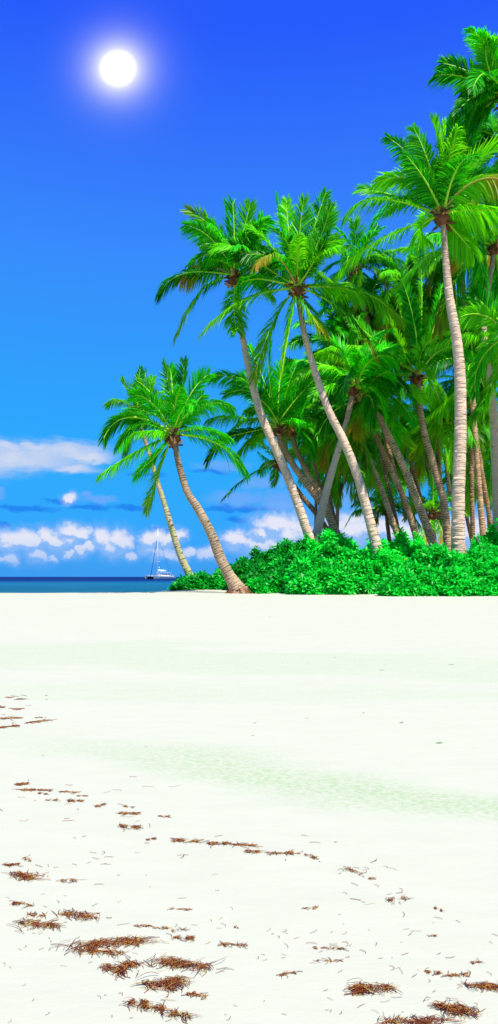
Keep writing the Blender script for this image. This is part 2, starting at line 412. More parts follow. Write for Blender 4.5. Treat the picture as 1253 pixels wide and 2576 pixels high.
# --- group behind
palm('palm with big brown crown heart between the two tall curved trunks, thicker of the pair',
     [(706, 1108, 14), (735, 1165, 16), (775, 1222, 18), (810, 1268, 19), (833, 1310, 20), (848, 1346, 21)],
     56, (701, 1084),
     c8((250, 530, 30, 470, {'dr': .6}), (190, 762, 0, 790, {'b': 1, 'dr': .9, 'tw': 0}), (420, 540, 300, 250), (450, 520, 450, 235), (520, 540, 560, 390), (720, 770, 900, 870, {'b': 1, 'dr': .9, 'tw': 0}),
        (270, 880, 95, 935), (350, 910, 235, 1015, {'b': 1}), (640, 640, 790, 480), (350, 600, 130, 600), (380, 600, 210, 470), (580, 560, 650, 380), (180, 900, 0, 1080)),
     M_BROWN, fill=7, seed=16, bright=.25, size=5.0, emin=5)
palm('thinner brown palm leaning beside the big-hearted one, crown tucked behind it',
     [(739, 1110, 12), (756, 1155, 13), (780, 1200, 14), (803, 1236, 14), (822, 1275, 15), (836, 1330, 16)],
     60, (733, 1087),
     c8((700, 800, 860, 960), (640, 700, 700, 480), (700, 900, 760, 1040), (760, 760, 960, 700)),
     M_BROWN, fill=9, seed=17, size=4.9, emin=0)
palm('small low palm with one long frond hanging over the open sky',
     [(706, 1182, 10), (735, 1216, 12), (762, 1252, 12), (792, 1287, 13), (825, 1335, 14)],
     62, (699, 1168),
     c8((300, 1190, 108, 1362, {'dr': .7, 'tw': .1, 'b': 0}), (440, 1075, 370, 1020), (495, 1180, 485, 1250, {'dr': .2}), (560, 1060, 640, 1040)),
     M_DARK, fill=5, seed=18, size=3.4, Lm=1.0, emin=10)
palm('light grey palm leaning right, crossing behind the bent tall trunk',
     [(880, 1025, 14), (868, 1075, 15), (853, 1125, 16), (834, 1190, 18), (815, 1262, 20), (800, 1330, 23), (794, 1350, 25)],
     53, (888, 985),
     [(860, 880, 800, 850, {'b': 0}), (930, 900, 1000, 870), (820, 920, 740, 950), (960, 960, 1040, 1000)],
     M_PALE, fill=11, seed=19, size=5.2, bright=.3, emin=-25)
palm('thin straight palm seen far back between the crossing trunks',
     [(796, 1165, 7), (796, 1220, 8), (795, 1290, 8), (794, 1340, 9)], 80, (797, 1150), [], M_DARK, fill=12, seed=20, size=4.5, emin=-30)
palm('yellowish slim palm leaning left, first of the trunk row right of the bent tall one',
     [(918, 1128, 10), (927, 1150, 11), (952, 1211, 13), (974, 1271, 14), (993, 1327, 15), (1003, 1354, 16)],
     58, (905, 1090), [(880, 1130, 862, 1190, {'dry': .5}), (870, 1060, 830, 1100), (925, 1150, 930, 1215, {'dry': .4})], M_BROWN, fill=11, seed=21, dry=.25, size=4.4, emin=-30)
palm('dark banded palm leaning left, second of the trunk row right of the bent tall one',
     [(938, 1085, 12), (946, 1100, 13), (970, 1151, 14), (997, 1211, 15), (1023, 1271, 15), (1047, 1352, 16)],
     62, (925, 1050), [], M_BROWN, fill=12, seed=22, size=4.8, emin=-40, dry=.2)
palm('stout ringed palm leaning left, third of the trunk row, with yellowing lower frond',
     [(950, 1045, 15), (962, 1066, 17), (985, 1113, 18), (1015, 1173, 19), (1042, 1241, 20), (1068, 1308, 21), (1092, 1376, 23)],
     54, (918, 1014), [(905, 1040, 888, 1078, {'dry': .9}), (860, 960, 800, 960), (940, 900, 960, 850)], M_BROWN, fill=11, seed=23, size=5.0, emin=-30, bright=.4)
palm('ringed palm with dark brown heart left of the thick pale trunk, nearest to it',
     [(1053, 985, 15), (1058, 1040, 16), (1070, 1100, 16), (1084, 1146, 17), (1098, 1196, 18), (1113, 1248, 19), (1122, 1308, 20), (1126, 1370, 21)],
     56, (1050, 955),
     [(900, 873, 785, 894, {'b': 1, 'tw': 0, 'dr': .9}), (905, 952, 830, 992, {'b': 1, 'tw': .1, 'dr': .9}), (965, 985, 890, 1070, {'b': 1, 'dry': .5}), (1045, 830, 1010, 700), (1060, 820, 1060, 680), (1090, 830, 1110, 720), (960, 870, 880, 800, {'b': 1}), (1000, 850, 960, 760)],
     M_BROWN, fill=8, seed=24, bright=.5, size=5.4, emin=-30)
palm('pale straight palm at the right edge with hanging fronds, second crown from the top',
     [(1238, 660, 11), (1228, 730, 12), (1219, 800, 13), (1219, 850, 15), (1226, 900, 16), (1234, 965, 18), (1241, 1035, 19), (1246, 1150, 20), (1250, 1286, 21), (1251, 1350, 22)],
     50, (1243, 628),
     [(1195, 700, 1195, 838, {'b': 1, 'tw': 1.2, 'dr': .3}), (1110, 628, 1000, 720, {'b': 1, 'dr': .8, 'tw': .1}), (1150, 700, 1100, 836, {'dry': .6}), (1205, 620, 1222, 705), (1190, 540, 1160, 470), (1260, 740, 1262, 850)],
     M_PALE, fill=8, seed=25, bright=.5, size=5.0, emin=0)
palm('highest crown cut by the right edge, trunk out of view',
     [(1278, 290, 14), (1290, 500, 18), (1296, 900, 24), (1298, 1300, 28)], 44, (1272, 250),
     c3((1020, 330, 830, 325, {'b': 0}), (1060, 300, 880, 240), (1190, 200, 1105, 70), (1120, 450, 985, 560, {'b': 0}), (1200, 300, 1170, 130), (1180, 560, 1080, 690), (1150, 400, 1010, 430), (1230, 200, 1250, 70), (1200, 420, 1090, 420), (1180, 480, 1060, 560)),
     M_PALE, fill=9, seed=26, bright=.2, size=4.8)
palm('crown at the right edge just below the highest one, above the hanging fronds',
     [(1290, 420, 14), (1300, 700, 18), (1306, 1200, 24)], 48, (1278, 385),
     [(1220, 330, 1175, 350), (1215, 360, 1160, 400), (1225, 450, 1195, 520), (1225, 300, 1200, 290), (1230, 490, 1230, 570)], M_PALE, fill=8, seed=27, bright=.25, size=4.6)
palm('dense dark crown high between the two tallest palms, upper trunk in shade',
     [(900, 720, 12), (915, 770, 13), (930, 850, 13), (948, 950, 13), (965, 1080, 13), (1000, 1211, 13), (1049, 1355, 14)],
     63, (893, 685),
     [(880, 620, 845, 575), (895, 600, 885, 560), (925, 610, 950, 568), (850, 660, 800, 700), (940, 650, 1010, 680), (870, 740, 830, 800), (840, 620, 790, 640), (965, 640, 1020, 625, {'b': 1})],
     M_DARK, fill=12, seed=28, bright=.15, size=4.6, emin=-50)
palm('ringed palm whose crown sits right of the thick pale trunk',
     [(1188, 965, 13), (1190, 1020, 14), (1194, 1080, 14), (1200, 1150, 14), (1207, 1250, 15), (1216, 1350, 16)],
     60, (1190, 932),
     [(1040, 892, 940, 932, {'b': 1, 'dr': .9, 'tw': 0}), (1085, 990, 975, 1042, {'b': 0, 'dr': .8}), (1130, 1000, 1040, 1080, {'b': 1}), (1100, 1050, 1038, 1150, {'dry': .4, 'b': 1, 'tw': .8})],
     M_BROWN, fill=11, seed=29, bright=.35, size=5.2, dry=.15, emin=-40)
palm('frond-heavy palm beyond the right edge with one long level frond reaching in',
     [(1285, 880, 14), (1290, 1000, 16), (1292, 1200, 18), (1290, 1330, 20)], 47, (1280, 852),
     [(1180, 842, 1088, 868, {'b': 1, 'dr': .8, 'tw': .1}), (1240, 960, 1190, 1045, {'b': 1}), (1230, 780, 1190, 740)], M_PALE, fill=8, seed=30, size=4.4, bright=.4)
palm('short young palm low behind the trunk row, right of the bent tall one',
     [(973, 1300, 9), (975, 1320, 10), (978, 1345, 10)], 66, (971, 1286),
     [(925, 1255, 870, 1320, {'dr': .6, 'tw': 0}), (920, 1280, 895, 1290), (1010, 1275, 1060, 1330), (960, 1220, 930, 1190)], M_DARK, fill=9, seed=31, size=3.6, Lm=1.05, emin=-20)
palm('ragged low palm with dead husks between the stout ringed trunks',
     [(1090, 1318, 9), (1092, 1340, 9), (1094, 1365, 10)], 62, (1089, 1300),
     [(1090, 1240, 1088, 1180, {'b': 0}), (1055, 1275, 1020, 1290, {'dry': .8}), (1110, 1330, 1115, 1370, {'dry': 1, 'dr': .2}), (1075, 1335, 1070, 1365, {'dry': 1, 'dr': .2})], M_DARK, fill=7, seed=32, size=3.0, Lm=1.0, emin=10, dry=.1)
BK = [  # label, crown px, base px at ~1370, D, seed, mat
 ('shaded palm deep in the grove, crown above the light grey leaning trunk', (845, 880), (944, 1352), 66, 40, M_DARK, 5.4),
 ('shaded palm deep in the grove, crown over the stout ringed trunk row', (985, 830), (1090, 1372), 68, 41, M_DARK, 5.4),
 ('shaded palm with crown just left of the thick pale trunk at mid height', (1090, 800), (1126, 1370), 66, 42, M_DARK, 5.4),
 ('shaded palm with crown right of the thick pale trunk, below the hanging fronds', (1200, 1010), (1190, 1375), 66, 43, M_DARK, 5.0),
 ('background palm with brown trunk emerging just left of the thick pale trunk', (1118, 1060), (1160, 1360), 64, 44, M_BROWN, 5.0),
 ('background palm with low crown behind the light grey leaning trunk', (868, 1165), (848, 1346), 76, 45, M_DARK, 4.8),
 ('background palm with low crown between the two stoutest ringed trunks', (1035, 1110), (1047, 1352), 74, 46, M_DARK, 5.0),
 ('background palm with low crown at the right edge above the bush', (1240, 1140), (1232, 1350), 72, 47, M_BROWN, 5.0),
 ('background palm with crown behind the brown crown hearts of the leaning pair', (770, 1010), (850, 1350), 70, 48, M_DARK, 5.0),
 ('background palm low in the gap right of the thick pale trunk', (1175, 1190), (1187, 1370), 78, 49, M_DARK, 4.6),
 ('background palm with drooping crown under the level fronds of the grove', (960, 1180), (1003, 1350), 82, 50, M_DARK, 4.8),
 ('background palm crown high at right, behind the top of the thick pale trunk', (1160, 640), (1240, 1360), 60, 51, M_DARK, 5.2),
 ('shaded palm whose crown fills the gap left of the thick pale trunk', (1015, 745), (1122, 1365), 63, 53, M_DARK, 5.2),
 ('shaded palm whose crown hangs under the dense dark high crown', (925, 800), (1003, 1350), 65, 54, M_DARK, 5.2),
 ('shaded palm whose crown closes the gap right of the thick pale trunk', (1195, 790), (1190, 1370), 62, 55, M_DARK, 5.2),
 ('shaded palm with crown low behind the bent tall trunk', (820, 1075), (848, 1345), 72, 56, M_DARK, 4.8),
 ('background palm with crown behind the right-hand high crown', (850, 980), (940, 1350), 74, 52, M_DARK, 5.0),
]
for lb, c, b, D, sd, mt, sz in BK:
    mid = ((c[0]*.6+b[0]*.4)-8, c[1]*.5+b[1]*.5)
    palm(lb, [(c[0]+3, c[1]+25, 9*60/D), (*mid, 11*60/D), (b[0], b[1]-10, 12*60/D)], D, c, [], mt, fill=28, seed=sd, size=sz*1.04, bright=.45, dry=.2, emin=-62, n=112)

# root mass of the lone palm
rngr = np.random.default_rng(5)
b = MB(); Pb = at(604, 1493, 45); Pb[2] = gz(Pb[0], Pb[1])
nu, nvv = 28, 9
V = []
for j in range(nvv):
    f = j/(nvv-1)
    for i in range(nu):
        a = 2*np.pi*i/nu
        rr = (.46+.42*(1-f)**1.3)*(1+.10*math.sin(a*5+f*3)+.08*math.sin(a*9+1)+rngr.normal(0, .035))
        V.append((Pb[0]+rr*math.cos(a)*1.0-.03*f, Pb[1]+rr*math.sin(a)*.9, Pb[2]-.12+.62*f*(1+.06*math.sin(a*3)+rngr.normal(0, .03))))
Q = [[j*nu+i, j*nu+(i+1) % nu, (j+1)*nu+(i+1) % nu, (j+1)*nu+i] for j in range(nvv-1) for i in range(nu)]
uv = [(i/nu, j*.13) for j in range(nvv) for i in range(nu)]
mesh('root_mass', np.array(V)-np.array(rootA.location), Q, M_ROOT, rootA, None, True, None, uv)
b = MB()
for i in range(46):
    a = rngr.uniform(0, 6.28); s = Pb+np.array([.55*math.cos(a), .5*math.sin(a), rngr.uniform(.1, .38)])
    e = Pb+np.array([rngr.uniform(.8, 1.15)*math.cos(a+.2), .95*math.sin(a+.2), 0]); e[2] = gz(e[0], e[1])-.03
    m_ = (s+e)/2+np.array([0, 0, .07]); t = np.linspace(0, 1, 6)[:, None]
    b.tube((1-t)**2*s+2*t*(1-t)*m_+t*t*e, .022, 4)
b.build('root', M_BOOT, rootA, True, rootA.location)

# ------------------------------------------------------------------ shrubs
LEAF_S = np.array([0, .35, .7, 1.0]); LEAF_W = np.array([.10, .5, 1.0, .42])
def shrub(label, blobs, seed, dens=1.0, group='leafy shrubs along the beach edge'):
    """blobs: (px, top_py, rx_px, D, base_py or None, ry)"""
    rng = np.random.default_rng(seed)
    C = []; A = []
    cen = []
    for (px, tp, rx, D, ry) in blobs:
        x = (px-CX)/F*D; zt = CZ+(HY-tp)/F*D; g0 = gz(x, D)-.1
        rxm = rx/F*D; h = max(.35, zt-g0-.18); cen.append((x, D, g0, rxm, ry, h))
    cen = np.array(cen)
    base = np.array([cen[:, 0].mean(), cen[:, 1].mean(), 0]); base[2] = gz(base[0], base[1])
    root = empty('shrub', base); tag(root, label, 'shrub', group)
    tw = MB()
    for (x, y, g0, rx, ry, h) in cen:
        for shell, sp in ((1.0, .195), (.84, .25), (.66, .32)):
            area = 2*np.pi*((rx*ry)**1.6/3+(rx*h)**1.6/3+(ry*h)**1.6/3)**(1/1.6)
            n = int(area/sp**2*dens)
            u = nrm(rng.normal(size=(n, 3))); u[:, 2] = np.abs(u[:, 2])
            ph = rng.uniform(0, 6, 3)
            lump = 1+.13*np.sin(u[:, 0]*6+ph[0])*np.sin(u[:, 2]*7+ph[1])+.08*np.sin(u[:, 1]*9+ph[2]+u[:, 0]*4)+rng.normal(0, .065, n)
            p = np.array([x, y, g0])+u*np.array([rx, ry, h])*(lump*shell)[:, None]
            nn = nrm(u/np.array([rx, ry, h])+np.array([0, -.05, .35]))
            gzz = terr(p[:, 0], p[:, 1]); ok = (p[:, 2] > gzz+.05)
            for q in cen:                        # drop what is buried deep inside a neighbour
                if q[0] == x and q[1] == y: continue
                dd = (((p-q[:3])/np.array([q[3], q[4], q[5]]))**2).sum(1); ok &= dd > .45
            C.append(p[ok]); A.append(nn[ok])
        for i in range(14):
            s = np.array([x+rng.normal(0, rx*.2), y+rng.normal(0, ry*.2), g0]); a = rng.uniform(0, 6.28)
            e = np.array([x+rx*.85*math.cos(a)*rng.uniform(.3, 1), y+ry*.85*math.sin(a), g0+h*rng.uniform(.3, .85)])
            m_ = (s+e)/2+np.array([0, 0, .15]); t = np.linspace(0, 1, 6)[:, None]
            tw.tube((1-t)**2*s+2*t*(1-t)*m_+t*t*e, .028*(1-.6*t[:, 0]), 5)
    C = np.vstack(C); A = nrm(np.vstack(A)+rng.normal(0, .22, (sum(map(len, A)), 3)))
    k = 9; n = len(C)
    s = nrm(np.cross(A, rng.normal(size=(n, 3)))); w = np.cross(A, s)
    az = (np.arange(k)[None]*2.39996+rng.uniform(0, 6.28, (n, 1))); tilt = np.linspace(.35, 1.35, k)[None]+rng.normal(0, .15, (n, k))
    O = s[:, None]*np.cos(az)[..., None]+w[:, None]*np.sin(az)[..., None]
    d = A[:, None]*np.cos(tilt)[..., None]+O*np.sin(tilt)[..., None]
    up = A[:, None]*np.sin(tilt)[..., None]-O*np.cos(tilt)[..., None]
    sd = np.cross(d, up)
    ln = rng.uniform(.28, .48, (n, 1))*rng.uniform(.8, 1.15, (n, k)); wd = ln*.17
    rows = []
    for s_, w_ in zip(LEAF_S, LEAF_W):
        q = C[:, None]+d*(ln*s_)[..., None]-up*(ln*.28*s_**2)[..., None]
        rows += [q-sd*(wd*w_)[..., None], q+sd*(wd*w_)[..., None]]
    W = np.stack(rows, 2).reshape(-1, 3); m = n*k
    b_ = np.arange(m)[:, None, None]*8
    Q = (b_+np.array([[0, 1, 3, 2], [2, 3, 5, 4], [4, 5, 7, 6]])[None]).reshape(-1, 4)
    dv = np.repeat((rng.random(m) < .0015)*.9, 8)
    mesh('foliage', W-base, Q, M_SHRUB, root, None, True, dv)
    tw.build('branches', M_TWIG, root, True, base)

shrub('low bush at the far left end of the greenery, beside the sea', [(478, 1450, 38, 52, 1.3), (515, 1447, 34, 52.5, 1.2), (450, 1468, 20, 51.5, .8), (545, 1455, 26, 52, 1.0)], 1)
shrub('low bush just behind the lone leaning trunk', [(560, 1435, 26, 52.5, 1.2), (585, 1426, 30, 53, 1.3), (572, 1452, 24, 51.5, .9)], 2)
shrub('small round bush on the sand right of the exposed roots', [(642, 1457, 22, 45.5, .6), (655, 1468, 14, 45, .5)], 3)
shrub('sloping dark bush rising right behind the exposed roots', [(620, 1412, 40, 50, 1.6), (665, 1392, 45, 51, 1.9), (650, 1432, 44, 48, 1.4)], 4)
shrub('bush under the left tall curved trunk', [(715, 1376, 46, 50, 1.9), (765, 1365, 42, 50, 1.7), (710, 1415, 46, 47.5, 1.5), (742, 1400, 40, 46.8, 1.2), (690, 1448, 34, 46.5, 1.0)], 5)
shrub('dark bush crest under the crossing trunks', [(825, 1348, 36, 50, 1.6), (862, 1358, 42, 50, 1.7), (800, 1375, 34, 48, 1.2)], 6)
shrub('large front bush with a rounded face below the bent tall trunk', [(780, 1405, 52, 44.5, 1.4), (850, 1382, 62, 46.5, 1.8), (900, 1400, 50, 45, 1.4), (770, 1445, 40, 43, .9), (840, 1430, 60, 43.5, 1.1), (915, 1425, 44, 45.6, 1.1)], 7)
shrub('dark square-topped bush below the leaning trunk row', [(950, 1366, 44, 49, 1.8), (1010, 1360, 46, 49, 1.8), (1050, 1368, 32, 48.5, 1.4), (985, 1395, 60, 46, 1.2)], 8)
shrub('low bush hiding the foot of the stout ringed trunk', [(1090, 1388, 38, 48, 1.4), (1120, 1392, 30, 49, 1.2)], 9)
shrub('big bright front bush in the right corner of the greenery, left half', [(1020, 1425, 50, 41, 1.2), (1060, 1400, 60, 43.3, 1.4), (1110, 1390, 55, 43, 1.4), (1000, 1455, 36, 40.2, .8), (1080, 1435, 60, 40.8, 1.0)], 10)
shrub('bright front bush running out of the right edge', [(1165, 1395, 60, 41.5, 1.2), (1225, 1388, 60, 42.5, 1.5), (1290, 1380, 70, 42.5, 1.6), (1150, 1435, 60, 40.5, .9), (1225, 1430, 60, 40.8, 1.0), (1300, 1430, 60, 40.8, 1.0)], 11)
shrub('tall bush crest at the right edge behind the pale edge trunk', [(1215, 1362, 34, 46, 1.4), (1250, 1348, 44, 46, 1.6), (1310, 1345, 50, 46, 1.6)], 12)

# ------------------------------------------------------------------ sand
def sand_mat():
    m, N, L = newmat('coral_sand')
    tc = N.new('ShaderNodeTexCoord'); O = tc.outputs['Object']
    sp = N.new('ShaderNodeSeparateXYZ'); L.new(O, sp.inputs[0])
    mp = N.new('ShaderNodeMapping'); mp.inputs['Scale'].default_value = (.35, 1.0, 1); L.new(O, mp.inputs[0])
    big = noise(N, L, .55, 5, mp.outputs[0], .55)
    mid = noise(N, L, 5, 6, mp.outputs[0], .65)
    grain = noise(N, L, 140, 3, O, .7)
    # weedy drift bands lying on the sand (a stain of fine green debris)
    # band 1 : line through (-1.74,6.35) and (1.65,4.6)
    def band(x0, y0, x1, y1, w):
        dx, dy = x1-x0, y1-y0; l = math.hypot(dx, dy)
        a = math_(N, L, 'MULTIPLY', math_(N, L, 'SUBTRACT', sp.outputs[0], x0), -dy/l)
        b = math_(N, L, 'MULTIPLY', math_(N, L, 'SUBTRACT', sp.outputs[1], y0), dx/l)
        d = math_(N, L, 'ABSOLUTE', math_(N, L, 'ADD', math_(N, L, 'ADD', a, b), math_(N, L, 'MULTIPLY', math_(N, L, 'SUBTRACT', big, .5), w*4.5)))
        return mapr(N, L, d, w*.1, w*1.15, 1, 0, True)
    b1 = math_(N, L, 'MULTIPLY', band(-1.9, 6.5, 1.75, 4.65, .60), mapr(N, L, sp.outputs[0], -2.2, .2, .2, 1))
    b2 = band(-5, 9.6, 4, 8.8, .8)
    b3 = band(-5, 13.5, 6, 11.5, 2.2)
    bb = math_(N, L, 'MAXIMUM', math_(N, L, 'MAXIMUM', b1, math_(N, L, 'MULTIPLY', b2, .3)), math_(N, L, 'MULTIPLY', b3, .42))
    fl = N.new('ShaderNodeMapping'); fl.inputs['Scale'].default_value = (22, 34, 1); fl.inputs['Rotation'].default_value = (0, 0, .4); L.new(O, fl.inputs[0])
    flecks = mapr(N, L, noise(N, L, 1.0, 3, fl.outputs[0], .6), .42, .66)
    amt = math_(N, L, 'MULTIPLY', bb, math_(N, L, 'ADD', math_(N, L, 'MULTIPLY', flecks, 1.0), .22), clamp=True)
    c = mixc(N, L, SAND_A, SAND_B, mapr(N, L, mid, .3, .7))
    c = mixc(N, L, c, SAND_G, amt)
    c = mixc(N, L, c, (.33, .30, .18), math_(N, L, 'MULTIPLY', mapr(N, L, grain, .55, .8), .10))
    p = principled(N, L, c, .95, .05)
    bp = N.new('ShaderNodeBump'); bp.inputs['Strength'].default_value = .35; bp.inputs['Distance'].default_value = .02
    hh = math_(N, L, 'ADD', math_(N, L, 'MULTIPLY', mid, 1.0), math_(N, L, 'MULTIPLY', grain, .12))
    L.new(hh, bp.inputs['Height']); L.new(bp.outputs[0], p.inputs['Normal'])
    o = N.new('ShaderNodeOutputMaterial'); L.new(p.outputs[0], o.inputs[0]); return m
SAND_A = (.456, .464, .338); SAND_B = (.430, .442, .320); SAND_G = (.315, .405, .215)
M_SAND = sand_mat()
ys = np.unique(np.concatenate([np.linspace(-60, 0, 20), np.linspace(0, 12, 80), np.linspace(12, 60, 120), np.linspace(60, 110, 50), np.linspace(110, 220, 20)]))
xs = np.unique(np.concatenate([np.linspace(-220, -30, 24), np.linspace(-30, 30, 161), np.linspace(30, 220, 24)]))
X, Y = np.meshgrid(xs, ys); Z = terr(X, Y)
nx = len(xs); i = np.arange(len(ys)-1)[:, None]*nx; j = np.arange(nx-1)[None]
Q = np.stack([i+j, i+j+1, i+nx+j+1, i+nx+j], -1).reshape(-1, 4)
tag(mesh('sand_beach', np.stack([X, Y, Z], -1).reshape(-1, 3), Q, M_SAND), 'bright white sand beach with faint green drift bands', None, None, 'structure')

# ------------------------------------------------------------------ sea
def sea_mat():
    m, N, L = newmat('sea_water')
    tc = N.new('ShaderNodeTexCoord'); sp = N.new('ShaderNodeSeparateXYZ'); L.new(tc.outputs['Object'], sp.inputs[0])
    mp = N.new('ShaderNodeMapping'); mp.inputs['Scale'].default_value = (.02, .06, 1); L.new(tc.outputs['Object'], mp.inputs[0])
    n = noise(N, L, 1, 6, mp.outputs[0], .6)
    lg = math_(N, L, 'LOGARITHM', math_(N, L, 'MAXIMUM', sp.outputs[1], 10), 10)
    lg = math_(N, L, 'ADD', lg, math_(N, L, 'MULTIPLY', math_(N, L, 'SUBTRACT', n, .5), .28))
    f = mapr(N, L, lg, 1.6, 3.0)
    r = ramp(N, [(0, (.016, .13, .12)), (.14, (.010, .125, .15)), (.28, (.006, .095, .15)), (.46, (.008, .125, .20)), (.58, (.004, .060, .16)), (.66, (.002, .011, .10)), (1, (.002, .010, .09))]); L.new(f, r.inputs[0])
    m2 = N.new('ShaderNodeMapping'); m2.inputs['Scale'].default_value = (.12, .5, 1); L.new(tc.outputs['Object'], m2.inputs[0])
    w = noise(N, L, 1, 8, m2.outputs[0], .7)
    c = mixc(N, L, r.outputs[0], (.002, .018, .07), mapr(N, L, w, .45, .8, 0, .7))
    c = mixc(N, L, c, (.03, .15, .20), mapr(N, L, w, .25, .42, .45, 0))
    p = principled(N, L, c, .5, .02)
    b = N.new('ShaderNodeBump'); b.inputs['Strength'].default_value = .5; b.inputs['Distance'].default_value = .25
    L.new(w, b.inputs['Height']); L.new(b.outputs[0], p.inputs['Normal'])
    o = N.new('ShaderNodeOutputMaterial'); L.new(p.outputs[0], o.inputs[0]); return m
sx = np.array([-60000, -8000, -1500, -300, 0, 300, 1500, 8000, 60000.]); sy = np.array([-60000, -3000, -200, 20, 60, 120, 300, 1000, 4000, 60000.])
X, Y = np.meshgrid(sx, sy); nx = len(sx); i = np.arange(len(sy)-1)[:, None]*nx; j = np.arange(nx-1)[None]
Q = np.stack([i+j, i+j+1, i+nx+j+1, i+nx+j], -1).reshape(-1, 4)
tag(mesh('sea', np.stack([X, Y, X*0], -1).reshape(-1, 3), Q, sea_mat()), 'deep blue sea turning teal near the shore', None, None, 'structure')

# ------------------------------------------------------------------ seaweed
def weed_mat():
    m, N, L = newmat('dry_seaweed')
    g = N.new('ShaderNodeNewGeometry')
    r = ramp(N, [(0, (.05, .007, .003)), (.3, (.12, .020, .004)), (.62, (.21, .05, .009)), (.86, (.38, .16, .025)), (1, (.40, .33, .04))]); L.new(g.outputs['Random Per Island'], r.inputs[0])
    p = principled(N, L, r.outputs[0], .6, .2)
    o = N.new('ShaderNodeOutputMaterial'); L.new(p.outputs[0], o.inputs[0]); return m
M_WEED = weed_mat()
M_WEEDP = leaf_mat('pale_seaweed', (.10, .06, .02), (.34, .24, .10), (.3, .25, .06), .7, .0, .1)
def strands(px, py, ang, lpx, rng, lift, rad=.0012, kpt=5):
    """px,py,ang,lpx arrays; returns V,Q of thin 4-sided strands lying on the sand"""
    Vs = []; Qs = []; nvt = 0
    for x, y, a, l, h in zip(px, py, ang, lpx, lift):
        g0 = ground(x, y); sc = g0[1]/F
        L = l*sc; th = a; pts = []; p = np.array([0., 0.]); cur = rng.normal(0, .35)
        for q in range(kpt):
            pts.append(p.copy()); th += cur+rng.normal(0, .25); p = p+L/(kpt-1)*np.array([math.cos(th), math.sin(th)])
        pts = np.array(pts)-np.mean(pts, 0)
        X = g0[0]+pts[:, 0]; Y = g0[1]+pts[:, 1]
        Z = terr(X, Y)+.003+h*rng.uniform(.2, 1)*np.sin(np.linspace(.3, 2.8, kpt))+rng.random(kpt)*h*.3
        P = np.stack([X, Y, Z], 1); T = nrm(np.gradient(P, axis=0)); S = nrm(np.cross(T, [0, 0, 1.])); U = np.cross(S, T)
        r = rad*(.7+.6*rng.random())*np.r_[np.full(kpt-1, 1), .4]*(1+.9*max(0, sc*F-3)/3)
        V = np.stack([P+S*r[:, None], P+U*r[:, None]*.7, P-S*r[:, None], P-U*r[:, None]*.7], 1).reshape(-1, 3)
        i = np.arange(kpt-1)[:, None]*4; j = np.arange(4)[None]
        Qs.append(nvt+np.stack([i+j, i+(j+1) % 4, i+4+(j+1) % 4, i+4+j], -1).reshape(-1, 4)); Vs.append(V); nvt += len(V)
    return np.vstack(Vs), np.vstack(Qs)
